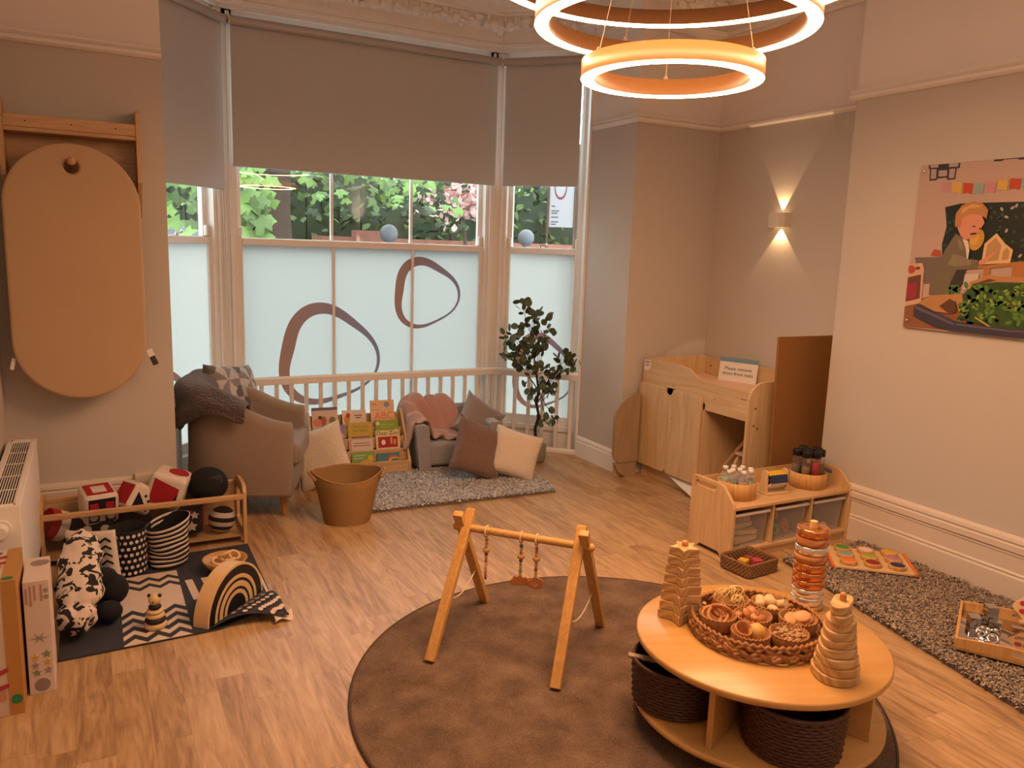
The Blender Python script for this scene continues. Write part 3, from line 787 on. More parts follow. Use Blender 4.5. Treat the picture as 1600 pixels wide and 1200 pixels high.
shag('shaggy_rug', 'brown grey shaggy rug along the right hand wall under the mirror tray', [(3.06, 1.35), (4.05, 1.35), (4.05, 3.02), (3.40, 3.02)], '#5f564f', 34000, 12, ('#9c8b7b', '#b5a28e', '#796a5e'))
bpy.data.objects['shaggy_rug.001'].rotation_euler = (0, 0, 0)

# --- book display
bd = thing('book_display', 'pale wooden tiered book display stand in front of the railing', 'bookcase', (1.72, 5.62, 0), (0, 0, -4))
BW = .72
side = [(-.17, 0), (.17, 0), (.17, .415), (.155, .445), (.13, .455), (.09, .445), (-.12, .17), (-.17, .10)]
for x in (-BW/2, BW/2-.016):
    mb = MB(); mb.prism(side, x, x+.016, 'yz'); mb.build('side_panel', m_birch, bd, bevel=.004)
tiers = [(-.155, .015, .115), (-.085, .1, .19), (-.015, .185, .268), (.055, .262, .325)]
for y, z0, z1 in tiers:
    mb = MB(); mb.box(-BW/2+.016, BW/2-.016, y-.006, y+.006, z0, z1); mb.build('front_board', m_birchx, bd, bevel=.002)
    mb = MB(); mb.box(-BW/2+.016, BW/2-.016, y+.006, y+.066, z0+.01, z0+.02); mb.build('shelf', m_birchx, bd)
mb = MB(); mb.box(-BW/2+.016, BW/2-.016, .15, .16, .02, .42); mb.build('back_panel', m_birchx, bd)
BDM = T(1.72, 5.62, 0) @ RZ(-4)
def book(x, tier, w, h, cov, label, art, dz=0, th=.012):
    y, z0, z1 = tiers[tier]
    t = thing('picture_book', label, 'book', group='picture books on the display stand')
    t.matrix_world = BDM @ T(x, y+.02, z0+.022+dz) @ RX(-14)
    mb = MB(); mb.box(-w/2+.003, w/2-.003, .0012, th-.0012, .002, h-.002); mb.build('pages', m_white, t)
    mb = MB(); mb.box(-w/2, w/2, 0, .0012, 0, h); mb.box(-w/2, w/2, th-.0012, th, 0, h); mb.box(-w/2, -w/2+.0015, 0, th, 0, h)
    mb.build('cover', mat('cover_'+cov, cov, .35, .03, 6), t)
    for k, (c, kind, *a) in enumerate(art):
        mb = MB(); yy = -.0006-.0003*k
        if kind == 't':
            s_, px, pz, sz = a; mb.M = T(px, yy, pz) @ RX(90); mb.text(s_, sz, .0002, 'CENTER'); nm = 'lettering'
        elif kind == 'b': mb.box(a[0], a[1], yy, -.0001, a[2], a[3]); nm = 'printed_panel'
        elif kind == 'e':
            px, pz, rx, rz = a; mb.prism([(px+rx*cos(q*.35), pz+rz*sin(q*.35)) for q in range(18)], yy, -.0001, 'xz'); nm = 'printed_shape'
        mb.build(nm, MATS.get('ink_'+c) or mat('ink_'+c, c, .4, .02, 6), t)
book(-.23, 3, .19, .20, '#cbb7a8', 'pink picture book with orange animals and a purple top band, top left of the display', [('#6b5470', 'b', -.095, .095, .178, .2), ('#a4522c', 'e', -.01, .1, .022, .035), ('#2a2222', 'e', -.035, .125, .014, .014), ('#d27a5a', 'e', -.055, .09, .03, .03), ('#7c6a3c', 'e', .055, .1, .025, .03)], .01)
book(-.01, 3, .18, .17, '#dcc9bd', 'pale picture book with an orange bird on its cover, top middle of the display', [('#d08a2c', 'e', -.055, .10, .022, .035), ('#a83232', 'e', -.045, .13, .016, .02), ('#3a2c2c', 'b', -.0, .06, .125, .131), ('#3a2c2c', 'b', .01, .05, .108, .114)], .01)
book(.21, 3, .185, .235, '#dcb48e', 'tall peach alphabet book with ABC in orange letters, top right of the display', [('#e2643e', 't', 'ABC', .01, .09, .075), ('#7f8fa0', 'e', .035, .2, .022, .022), ('#b98434', 'b', -.08, -.045, .2, .208), ('#c79a62', 'b', -.08, -.02, .158, .163)], .01)
book(-.18, 2, .18, .155, '#8c7a96', 'mauve picture book with an orange hill on the second tier', [('#c58a3a', 'e', .0, .05, .06, .03), ('#d0a678', 'e', .055, .07, .022, .022), ('#6f6484', 'b', -.07, .05, .125, .13)], .01)
book(.02, 2, .185, .165, '#c0a53c', 'mustard yellow picture book with a purple wavy band on the second tier', [('#5f7a4a', 't', "That's not", .0, .125, .03), ('#5f7a4a', 't', 'my hippo', .0, .095, .03), ('#84567a', 'b', -.07, .07, .035, .058)], .01)
book(.225, 2, .18, .17, '#88a030', 'lime green picture book on the second tier', [('#a7bb58', 'b', -.06, .06, .13, .136), ('#a7bb58', 'b', -.05, .05, .11, .116), ('#d8dcc0', 'e', -.07, .145, .014, .014), ('#2c3a1c', 'b', -.03, .05, .06, .067), ('#d8dcc0', 'e', .07, .08, .014, .02)], .012)
book(-.2, 1, .15, .13, '#d9b84a', 'yellow picture book with HUG in red letters on the third tier', [('#8a2a2a', 't', 'HUG', .02, .075, .04)], .01)
book(.01, 1, .18, .135, '#d8c0b4', 'pale pink picture book with small grey lettering on the third tier', [('#7a6a6a', 'b', -.05, .06, .104, .11), ('#7a6a6a', 'b', -.06, .07, .086, .092), ('#c9958c', 'b', -.09, -.07, .0, .135)], .01)
book(.215, 1, .185, .19, '#dcc79a', 'cream book titled Dear Zoo with a red picture panel', [('#2a2320', 't', 'Dear Zoo', .0, .155, .042), ('#a01f24', 'b', -.075, .075, .06, .142), ('#d8a040', 'b', .02, .034, .085, .135), ('#d8a040', 'b', .045, .06, .08, .12), ('#e0d8cc', 'e', -.035, .1, .016, .02)], .012)
book(-.2, 0, .17, .12, '#a9abb2', 'pale grey blue picture book on the bottom tier', [('#8a8f9c', 'b', -.04, .06, .09, .097)], .005)
book(.01, 0, .17, .145, '#7fa05c', 'green picture book with a yellow sun on the bottom tier', [('#d4b02c', 'e', .055, .09, .02, .028), ('#c8ccac', 'b', -.07, .02, .115, .121), ('#c8ccac', 'b', -.07, .0, .095, .101), ('#c99a3a', 'e', .02, .065, .04, .02)], .008)
book(.2, 0, .17, .125, '#4c7f8c', 'teal picture book with a small rainbow on the bottom tier', [('#c2503c', 'e', .04, .075, .05, .03), ('#d8b83c', 'e', .045, .07, .042, .024), ('#4c7f8c', 'e', .05, .065, .034, .018)], .005)

# --- small child's sofa chair
sf = thing('toddler_sofa', 'small grey plush children\'s sofa chair on the edge of the grey rug', 'sofa', (2.46, 5.60, .02), (0, 0, -6))
mb = MB(); mb.box(-.24, .24, -.22, .16, .03, .21); mb.build('seat', m_sofa, sf, bevel=.035, seg=4)
mb = MB(); mb.prism([(.12, .03), (.24, .03), (.27, .42), (.17, .43)], -.3, .3, 'yz'); mb.build('backrest', m_sofa, sf, bevel=.035, seg=4)
for s_ in (-1, 1):
    mb = MB(); mb.prism([(s_*.225, .0), (s_*.315, .0), (s_*.345, .36), (s_*.245, .36)], -.25, .2, 'xz'); mb.build('armrest', m_sofa, sf, bevel=.03, seg=4)
for x in (-.25, .25): 
    for y in (-.18, .18): mb = MB(); mb.box(x-.02, x+.02, y-.02, y+.02, -.018, .03); mb.build('foot', m_dark, sf)
# blanket over its left arm and back
M0 = T(2.46, 5.60, .02) @ RZ(-6)
def blanket(a, b):
    # a: left (outside of arm) to right; b: front/seat to behind the backrest
    y = -.17+.42*b; x = -.40+.50*a+.10*(1-b)*a-.05*b*a
    arm = 1/(1+math.exp((x+.20)*45)); out = 1/(1+math.exp((x+.352)*110))
    seat = .225; bk_ = 1/(1+math.exp(-(y-.12)*40))
    z = seat+(.40-seat)*arm*(.9+.1*b)
    z = z+(.475-z)*bk_
    z -= .22*out*(1-.3*b)
    w = .019*sin(62*(x*.85+y*.55)+2.5*noise.noise(Vector((a*3, b*3, 5))))+.03*noise.noise(Vector((a*4, b*5, 1)))
    cut = -.06*(a-.3)*(1-b)
    p = M0 @ Vector((x-.01+w*.3, y+cut-.04*sin(a*9)*(1-b), z+w+.012)); return tuple(p)
mb = MB(); mb.grid(blanket, 44, 40)
tag(mb.build('blanket', m_pink, solid=.012), 'dusty pink blanket draped over the left arm of the small grey sofa', 'blanket')
def cushion(w, h, t, m, label, loc, rot, seed, pinch=.1, wr=.006):
    o = pillow_mb(w, h, t, 26, pinch, seed, wr).build('cushion', m, None, merge=True)
    return tag(o, label, 'cushion', loc=loc, rot=rot)
cushion(.38, .37, .14, m_satin, 'shiny grey satin cushion standing on its corner on the small sofa', (2.67, 5.53, .345), (-28, 34, -14), 3, .14, .012)
cushion(.42, .42, .15, m_boucle, 'brown boucle cushion leaning on the front of the small sofa', (2.47, 5.10, .235), (-24, 24, -4), 4, .08, .005)
cushion(.38, .37, .16, m_cream, 'cream fleece cushion leaning beside the brown one near the plant', (2.735, 5.03, .195), (-24, 17, -24), 5, .08, .008)
cushion(.40, .43, .15, m_cream, 'white fleece cushion standing between the armchair and the book display', (1.36, 5.33, .225), (-14, -20, -24), 6, .09, .008)

# --- potted tree
pt = thing('potted_tree', 'artificial eucalyptus tree with round dark leaves in a grey green pot', 'plant', (3.15, 5.42, 0))
mb = MB(); mb.lathe([(0, .004), (.06, .004), (.068, .02), (.078, .135), (.076, .143), (.069, .143), (.066, .12), (0, .118)], 32)
mb.build('pot', mat('pot_sage', '#8a8775', .7, .05, 10), pt)
mb = MB(); mb.disc((0, 0, .121), .066, 24); mb.build('soil', mat('soil', '#2a231e', .95, .2, 60, bump=.5, bs=80), pt)
tr = [(3.147, 5.422, .11), (3.132, 5.43, .269), (3.156, 5.417, .377), (3.134, 5.429, .481), (3.149, 5.421, .587), (3.127, 5.434, .716), (3.109, 5.444, .845), (3.091, 5.454, .999), (3.099, 5.45, 1.152), (3.03, 5.49, 1.261)]
L3 = lambda p: (p[0]-3.15, p[1]-5.42, p[2])
mb = MB(); mb.tube([L3(p) for p in tr], [.015, .013, .012, .013, .011, .008, .006, .004, .003, .002], 8)
cl = [(3.01, 5.5, 1.27), (3.08, 5.46, 1.2), (3.14, 5.43, 1.2), (3.07, 5.47, 1.13), (3.12, 5.44, 1.08), (2.91, 5.56, .99), (2.94, 5.54, 1.02), (3.01, 5.5, 1.07), (3.04, 5.49, 1.0), (3.08, 5.46, .95), (3.15, 5.42, .95), (3.19, 5.4, 1.0), (3.0, 5.51, .92), (3.06, 5.47, .87), (3.13, 5.43, .9), (3.2, 5.39, 1.1), (3.04, 5.48, .79), (3.11, 5.44, .77), (3.17, 5.41, .93), (2.91, 5.56, .86), (3.23, 5.37, .77), (3.31, 5.33, .85), (3.35, 5.3, .83), (3.36, 5.3, .86), (3.33, 5.31, .78), (3.27, 5.35, .7), (3.2, 5.39, .64), (3.24, 5.37, .59), (3.14, 5.43, .72), (3.12, 5.44, .64), (3.1, 5.45, .56), (3.21, 5.38, .35), (3.26, 5.36, .38), (2.95, 5.54, .94), (2.99, 5.51, .84), (3.29, 5.34, .78)]
def near(p):
    q = min((t for t in tr[3:] if t[2] < p[2]-.05), key=lambda t: abs(t[2]-(p[2]-.2)), default=tr[3]); return q
rn = random.Random(4)
for p in cl:
    q = near(p) if p[2] > .5 else tr[4]
    m_ = [(q[k]+p[k])/2 for k in range(3)]; m_[2] -= .02
    mb.tube([L3(q), L3(m_), L3((p[0], p[1]+rn.uniform(-.08, .08)*0, p[2]))], [.0035, .0028, .0015], 5)
mb.build('trunk', mat('trunk_dark', '#2b2420', .8, .15, 20), pt)
mb = MB()
for p in cl:
    for i in range(7):
        c = Vector(L3(p))+Vector((rn.gauss(0, .03), rn.gauss(0, .045), rn.gauss(0, .028))); s_ = rn.uniform(.022, .034)
        R_ = Euler((rn.uniform(.3, 1.9), rn.uniform(-.7, .7), rn.uniform(0, 6.28))).to_matrix()
        vv = [c+R_ @ Vector((0, 0, -.15*s_))]+[c+R_ @ Vector((s_*cos(k*pi/5)*.95, s_*sin(k*pi/5)*(1.12 if k == 3 else 1), 0)) for k in range(10)]
        mb.add(vv, [(0, 1+k, 1+(k+1) % 10) for k in range(10)], True)
mb.build('leaves', mat('eucalyptus_leaf', '#4e5b43', .55, .25, 5), pt)
# ------------------------------------------------------------------ left wall
m_pad = mat('tan_vinyl', '#b89a78', .55, .03, 4, bump=.03, bs=400)
ws = thing('wall_shelf', 'wooden wall shelf with side panels and pegs above the oval pad', 'shelf', (-.045, 4.872, 0))
for x in (-.315, .295):
    mb = MB(); mb.prism([(0, 1.80), (-.02, 1.80), (-.15, 1.98), (-.155, 2.33), (-.135, 2.35), (0, 2.35)], x, x+.02, 'yz'); mb.build('side_panel', m_beech, ws, bevel=.005)
mb = MB(); mb.box(-.295, .295, -.145, 0, 2.195, 2.215); mb.build('shelf_board', m_beechx, ws, bevel=.002)
mb = MB(); mb.box(-.295, .295, -.15, -.13, 2.215, 2.275); mb.build('front_lip', m_beechx, ws, bevel=.003)
mb = MB(); mb.box(-.295, .295, -.012, 0, 1.93, 2.195); mb.build('back_panel', m_beechx, ws, bevel=.002)
mb = MB(); mb.cyl((-.008, -.012, 2.045), (-.008, -.225, 2.06), .013, n=16); mb.sphere((-.008, -.23, 2.061), .021, 16, 10); mb.build('peg', m_beech, ws)
for x in (-.2, 0, .2): mb = MB(); mb.cyl((x, -.1505, 2.245), (x, -.149, 2.245), .004, n=8); mb.build('screw', m_dark, ws)
mb = MB(); o = rrect(.62, 1.30, .309, 14); hole = [(.0+.034*cos(2*pi*k/24), .535+.034*sin(2*pi*k/24)) for k in range(24)]
mb.M = T(-.055, 4.69, 1.50) @ RX(90); mb.plate([o, hole], .045, .012)
pd = tag(mb.build('oval_pad', m_pad), 'large oval tan padded mat hanging by its hole from a wooden peg', 'mat')
mb = MB(); mb.M = T(.262, 4.69, 1.065) @ RX(90) @ RZ(22); mb.box(0, .03, -.03, .03, -.001, .001); mb.build('care_label', m_white, pd)
mb = MB(); mb.M = T(.272, 4.688, 1.035) @ RX(90) @ RZ(22); mb.box(0, .03, -.03, .02, -.001, .001); mb.build('care_label', m_dark, pd)
mb = MB(); mb.M = T(-.362, 4.69, 1.04) @ RX(90) @ RZ(-14); mb.box(-.014, .004, -.03, .03, -.001, .001); mb.build('care_label', m_white, pd)
# cable trunking box
mb = MB(); mb.box(.17, .335, 4.81, 4.836, .10, .365); mb.box(.17, .335, 4.836, 4.872, .27, .365)
tag(mb.build('service_box', m_skirt, bevel=.004), 'small boxed-in pipe cover on the skirting at the end of the left wall', 'box')
# radiator
rd = thing('radiator', 'white panel radiator with a grille top on the left side wall', 'radiator', (-.43, 4.09, 0))
mb = MB(); mb.box(.02, .145, -.58, .585, .12, .15); mb.box(.131, .145, -.58, .585, .12, .65); mb.box(.02, .03, -.58, .585, .12, .65); mb.box(.02, .145, -.585, -.575, .12, .65); mb.box(.02, .145, .577, .587, .12, .65)
mb.box(.03, .045, -.575, .577, .642, .65); mb.box(.12, .135, -.575, .577, .642, .65); mb.box(.03, .13, -.575, -.545, .642, .65); mb.box(.03, .13, .547, .577, .642, .65)
mb.build('casing', m_wd, rd, bevel=.003)
mb = MB()
for i in range(8): mb.box(.05+i*.0095, .0532+i*.0095, -.545, .547, .643, .647)
for i in range(6): mb.box(.045, .122, -.545+i*.216, -.541+i*.216, .642, .646)
mb.build('top_grille', m_wd, rd)
mb = MB(); mb.box(.03, .13, -.57, .57, .60, .61); mb.build('grille_gap_shade', m_black, rd)  # plain black sheet standing in for the shade between the grille slats
mb = MB(); mb.cyl((.075, -.585, .56), (.075, -.6, .56), .038, n=24); mb.cyl((.075, -.6, .56), (.075, -.64, .56), .027, .024, 24); mb.build('thermostat_knob', m_white, rd)
mb = MB(); mb.cyl((.075, -.575, .1), (.075, -.575, 0), .009, n=10); mb.cyl((.075, .5, .13), (.075, .5, 0), .009, n=10); mb.build('pipe', m_wd, rd)

# ------------------------------------------------------------------ black and white corner
def ink(c): return MATS.get('ink_'+c) or mat('ink_'+c, c, .5, .04, 8)
# boxes
b1 = thing('toy_box', 'taller tan and white cardboard toy box against the radiator', 'box', (-.354, 3.26, 0))
mb = MB(); mb.box(-.07, .07, -.165, .165, 0, .505); mb.build('carton', mat('carton_white', '#cbb7a6', .5, .04, 6), b1, bevel=.002)
mb = MB(); mb.box(.026, .071, -.1665, .1665, .0, .506); mb.build('tan_band', mat('carton_tan', '#b07f42', .5, .04, 6), b1)
def toyart(parent, M, fy):
    mb = MB(); mb.M = M
    for pts in ([(-.06, .13), (.03, .17), (.03, .185), (-.06, .155)], [(-.06, .085), (.03, .11), (.03, .125), (-.06, .105)], [(-.02, .085), (.0, .085), (-.005, .155), (-.03, .155)]): mb.prism(pts, -.0022, -.0002, 'xz')
    mb.build('printed_toy', ink('#a8322c'), parent)
    mb = MB(); mb.M = M; mb.prism([(-.06, .05), (.02, .065), (.02, .1), (-.06, .08)], -.0019, -.0002, 'xz'); mb.build('printed_panel', ink('#b98a6c'), parent)
toyart(b1, T(0, -.1665, 0), 0); toyart(b1, T(0, -.10, .5075) @ RX(-90), 0)
for x, z, r, c in ((-.03, .44, .015, '#2c3f74'), (.05, .06, .018, '#2f7a4a')):
    mb = MB(); mb.prism([(x+r*cos(q*.3), z+r*sin(q*.3)) for q in range(21)], -.1685, -.1664, 'xz'); mb.build('round_mark', ink(c), b1)
mb = MB(); mb.M = T(0, 0, .5065); mb.prism([(.045+.018*cos(q*.3), -.14+.014*sin(q*.3)) for q in range(21)], 0, .0012); mb.build('round_mark', ink('#2f7a4a'), b1)
mb = MB(); mb.M = T(0, 0, .5065); mb.prism([(.0+.012*cos(q*.3), .12+.01*sin(q*.3)) for q in range(21)], 0, .0012); mb.build('round_mark', ink('#2c3f74'), b1)
for k in range(4): 
    mb = MB(); mb.box(-.06+.0*k, -.02+.012*(k % 2), .04+.03*k, .048+.03*k, .506, .5072); mb.build('lettering', m_dark, b1)
b2 = thing('toy_box', 'shorter narrow pink toy box printed with stars beside the taller box', 'box', (-.234, 3.335, 0), (0, 0, 1))
mb = MB(); mb.box(-.042, .042, -.125, .125, 0, .445); mb.build('carton', mat('carton_pink', '#d2c2b6', .5, .04, 6), b2, bevel=.002)
def star(cx, cz, r, n=5): return [((r if k % 2 == 0 else r*.5)*cos(pi/2+pi*k/n)+cx, (r if k % 2 == 0 else r*.5)*sin(pi/2+pi*k/n)+cz) for k in range(2*n)]
for x, z, r, c in ((-.018, .145, .016, '#c4a05a'), (.02, .155, .017, '#7f8f6a'), (-.018, .115, .016, '#9a8a84'), (.02, .122, .016, '#c4a05a'), (-.015, .085, .017, '#7f8f6a'), (.022, .09, .016, '#9a8a84')):
    mb = MB(); mb.prism(star(x, z, r), -.1262, -.1248, 'xz'); mb.build('printed_star', ink(c), b2)
mb = MB(); mb.prism([((.034 if k % 2 == 0 else .008)*cos(pi*k/6), .222+(.024 if k % 2 == 0 else .006)*sin(pi*k/6)) for k in range(12)], -.1262, -.1248, 'xz'); mb.build('printed_burst', ink('#948f8a'), b2)
mb = MB(); mb.prism([(.0+.026*cos(q*.3), .035+.026*sin(q*.3)) for q in range(21)], -.1262, -.1248, 'xz'); mb.build('printed_photo', ink('#8d7a78'), b2)
mb = MB(); mb.prism([(.01+.032*cos(q*.3), .06+.03*sin(q*.3)) for q in range(21)], .4448, .4462); mb.build('printed_photo', ink('#8d7a78'), b2)
for x, z0, z1 in ((-.035, .36, .42), (-.022, .35, .43), (-.008, .37, .43), (.012, .365, .43)): mb = MB(); mb.box(x, x+.006, -.1262, -.1248, z0, z1); mb.build('lettering', ink('#a98576'), b2)
for z in (.405, .38): mb = MB(); mb.prism([(.03+.009*cos(q*.3), z+.009*sin(q*.3)) for q in range(21)], -.1262, -.1248, 'xz'); mb.build('printed_icon', ink('#948f8a'), b2)

# play mat with high contrast patterns
m_mat = mat('mat_charcoal', '#33333a', .85, .08, 30, bump=.1, bs=300); m_cr = mat('mat_cream', '#cdb9a8', .85, .05, 20, bump=.05, bs=300)
pm = thing('play_mat', 'black and white patterned fabric play mat with a turned up spotted corner', 'mat', (0, 0, 0))
mc = [(-.19, 3.435), (.43, 3.455), (.70, 3.62), (.715, 4.44), (-.19, 4.40)]
mb = MB(); mb.prism(mc, .001, .009); mb.build('base_cloth', m_mat, pm, bevel=.003)
def zig(x0, x1, y, amp, per, w, z=.0105, n=None):
    n = int(round((x1-x0)/per*2)); up = [(x0+(x1-x0)*k/n, y+(amp if k % 2 else 0)) for k in range(n+1)]
    return up
def zigband(mb, x0, x1, y, amp, per, w):
    u = zig(x0, x1, y, amp, per, w)
    for i in range(len(u)-1): mb.prism([u[i], u[i+1], (u[i+1][0], u[i+1][1]+w), (u[i][0], u[i][1]+w)], .009, .0102)
mb = MB(); mb.prism([(.05, 3.445), (.32, 3.452), (.32, 4.2), (.05, 4.2)], .008, .0096); mb.build('cream_panel', m_cr, pm)
mb = MB()
for y in (3.452, 3.535, 3.618, 3.70): zigband(mb, .05, .32, y, .05, .09, .042)
for y in (4.0, 4.08): zigband(mb, .05, .32, y, .045, .09, .036)
mb.build('zigzag_print', m_mat, pm)
mb = MB()
for i in range(4): mb.prism([(.36+.075*i, 3.80), (.395+.075*i, 3.80), (.38+.075*i, 4.05), (.345+.075*i, 4.05)], .008, .0098)
mb.prism([(.685, 3.70), (.698, 3.70), (.70, 4.0), (.688, 4.0)], .008, .0098)
mb.build('stripe_print', m_cr, pm)
mb = MB()
for i in range(4):
    for j in range(4): mb.prism([(-.02-.0*i+.028*(j % 2)+.012*cos(q*.5)+.0, 3.74+.05*i+.03*(j % 2)+.014*sin(q*.5)) for q in range(12)] if j < 2 else [(-.08-.028*(j % 2)+.012*cos(q*.5), 3.74+.05*i+.03*(j % 2)+.014*sin(q*.5)) for q in range(12)], .008, .0098)
mb.build('dot_print', m_cr, pm)
# turned corner: underside shows spots
def fold(a, b):
    p0 = Vector((.385, 3.455, .012)); p1 = Vector((.69, 3.74, .012)); tip = Vector((.725, 3.44, .03))
    base = p0.lerp(p1, a); p = base.lerp(tip, b*(1-.0*a)); h = .045*sin(pi*min(1, b*1.1))*(1-b*.3)+.004
    return (p.x, p.y, .010+h+.012*b*(1+sin(a*7)*.4))
mb = MB(); mb.grid(fold, 16, 14); mb.build('turned_corner', m_mat, pm, solid=.004)
mb = MB()
for i in range(7):
    for j in range(5):
        a, b = (i+.5+.5*(j % 2))/7.6, (j+.35)/5.6
        if a > .97 or b > .8: continue
        c = Vector(fold(a, b)); e1 = (Vector(fold(min(1, a+.02), b))-c).normalized(); e2 = (Vector(fold(a, min(1, b+.02)))-c); e2 = (e2-e1*e2.dot(e1)).normalized(); nn = e1.cross(e2)
        if nn.z < 0: nn = -nn
        vv = [c+nn*.011+(e1*cos(q*.6)+e2*sin(q*.6))*.0115 for q in range(10)]
        if (e1.cross(e2)).z < 0: vv = vv[::-1]
        mb.poly(vv)
mb.build('spot_print', m_cr, pm)
mb = MB(); mb.grid(lambda a, b: (.66+.085*a, 3.405+.05*b+.02*a, .012+.012*sin(a*5+b*3)+.01*b), 8, 6); mb.build('care_label', mat('label_cloth', '#d8c3b0', .7, .03), pm, solid=.002)

# toy rack
tr_ = thing('toy_rack', 'low wooden toy rack with rails full of soft toys by the left wall', 'rack', (.215, 4.61, 0))
for x in (-.505, .485):
    o = [(-.14, 0), (-.115, 0), (-.115, .03), (.115, .03), (.115, 0), (.14, 0), (.14, .29), (.12, .33), (.07, .345), (-.09, .345), (-.125, .33), (-.14, .30)]
    i_ = rrect(.2, .2, .03, 4, (0, .18))
    mb = MB(); mb.M = T(x+.01, 0, 0) @ Matrix(((0, 0, 1, 0), (1, 0, 0, 0), (0, 1, 0, 0), (0, 0, 0, 1))); mb.plate([o, i_] if x > 0 else [o, i_], .02, .003); mb.build('end_frame', m_beech, tr_)
for y, z in ((-.128, .275), (.128, .29)): mb = MB(); mb.box(-.49, .49, y-.011, y+.011, z-.016, z+.016); mb.build('rail', m_beechx, tr_, bevel=.006)
mb = MB(); mb.box(-.49, .49, -.11, .11, .035, .045); mb.build('bottom_board', m_birchx, tr_)
mb = MB(); mb.box(-.49, .49, .122, .126, .045, .27); mb.build('back_board', m_birchx, tr_)
mb = MB(); mb.box(-.49, .49, -.134, -.131, .045, .255); mb.build('clear_panel', clear('clear_panel', '#6b5a4e', .04, .1), tr_)
m_red = mat('red_felt', '#a01c28', .85, .06, 30); m_blk = mat('black_felt', '#16151a', .9, .05, 30); m_wht = mat('white_felt', '#d6c8bc', .9, .05, 30)
def soft_cube(s, label, loc, rot, spec, name='soft_cube', cat='soft toy'):
    t = thing(name, label, cat, loc, rot, 'soft toys in the toy rack')
    mb = MB(); h = s/2; mb.box(-h, h, -h, h, -h, h); mb.build('body', spec[0], t, bevel=s*.15, seg=4)
    for k, (face, m, pts) in enumerate(spec[1]):
        mb = MB(); M = {'f': Matrix.Identity(4), 't': RX(-90), 'r': RZ(90), 'l': RZ(-90)}[face]; mb.M = M
        mb.prism([(x*s, z*s) for x, z in pts], -h-.0015-.0006*k, -h+.003, 'xz'); mb.build('patch', m, t)
    return t
sq = lambda x0, x1, z0, z1: [(x0, z0), (x1, z0), (x1, z1), (x0, z1)]
ci = lambda cx, cz, r: [(cx+r*cos(k*.35), cz+r*sin(k*.35)) for k in range(18)]
soft_cube(.17, 'soft fabric cube with red, black and white car face patches in the rack', (-.02, 4.60, .285), (8, 0, 12), (m_wht, [('f', m_blk, sq(-.38, .38, -.38, .38)), ('f', m_red, sq(-.34, -.1, .05, .26)), ('f', m_red, sq(.1, .34, .05, .26)), ('f', m_wht, ci(-.24, -.2, .12)), ('f', m_wht, ci(.24, -.2, .12)), ('f', m_wht, sq(-.08, .08, -.35, .0)), ('t', m_red, sq(-.37, .37, -.37, .37)), ('t', m_wht, sq(-.2, .2, -.3, .2))]))
soft_cube(.15, 'soft cube with a face drawn on a white side between red and black sides', (.16, 4.60, .30), (0, 35, 30), (m_wht, [('f', m_blk, [(-.34, -.34), (.34, -.34), (-.34, .2)]), ('l', m_red, sq(-.37, .37, -.37, .37)), ('f', m_blk, ci(.0, .15, .05)), ('f', m_blk, ci(.2, .02, .05)), ('t', m_wht, sq(-.37, .37, -.37, .37))]))
soft_cube(.19, 'large soft cube with red front and white top, tallest in the rack', (.33, 4.62, .33), (0, 18, -18), (m_wht, [('f', m_red, [(-.36, -.36), (.36, -.36), (.36, .2), (-.36, .36)]), ('f', m_blk, [(.22, -.36), (.36, -.36), (.36, .1)]), ('l', m_blk, sq(-.34, .2, -.34, .34)), ('t', m_red, ci(.15, .05, .28))]))
soft_cube(.16, 'dark soft cube with white and red stars behind the striped bin', (.42, 4.60, .155), (0, 0, -8), (m_blk, [('f', m_wht, star(-.2, .05, .2)), ('f', m_red, star(.12, .28, .14)), ('f', m_wht, star(.25, .2, .15)), ('f', m_wht, star(.15, -.2, .2)), ('r', m_red, sq(-.37, .37, -.37, .37))]))
soft_cube(.16, 'dark soft cube with white and pink dots low in the rack', (.15, 4.60, .13), (0, 0, 6), (m_blk, [('f', m_wht, ci(-.25, .1, .13)), ('f', mat('pink_felt', '#b03a5c', .85, .05, 20), ci(.08, .25, .1)), ('f', m_wht, ci(.3, -.05, .13)), ('f', m_wht, ci(-.05, -.3, .12)), ('f', MATS['pink_felt'], ci(.1, -.1, .1))]))
soft_cube(.17, 'soft cube with black ground and grey dots at the left of the rack', (-.03, 4.61, .135), (0, 0, -4), (m_blk, [('f', m_wht, ci(-.25, .22, .13)), ('f', m_wht, ci(.25, .2, .13)), ('f', m_wht, ci(0, -.1, .12))]))
st_ = thing('soft_roll', 'soft roll with red, white and black stripes at the left end of the rack', 'soft toy', (-.19, 4.61, .18), (0, 25, 20), 'soft toys in the toy rack')
for k, m in enumerate((m_red, m_wht, m_blk, m_wht)): mb = MB(); mb.cyl((-.09+.045*k, 0, 0), (-.045+.045*k, 0, 0), .08, n=24); mb.build('stripe_band', m, st_, bevel=.006)
bl = thing('soft_ball', 'big black soft ball with a stitched swirl at the right end of the rack', 'soft toy', (.535, 4.62, .325), group='soft toys in the toy rack')
mb = MB(); mb.sphere((0, 0, 0), .11, 28, 18, (1, 1, .9)); mb.build('body', m_blk, bl)
mb = MB(); mb.tube([((.012+.004*k*.3)*cos(k*.6)+.03, -.085-.004*sin(k), .045+(.01+.003*k*.3)*sin(k*.6)) for k in range(24)], .0015, 5); mb.build('stitching', mat('grey_stitch', '#6a6a70', .7), bl)
sb = thing('soft_ball', 'small soft ball with white and dark stripes below the black ball', 'soft toy', (.60, 4.58, .125), (0, 8, 0), 'soft toys in the toy rack')
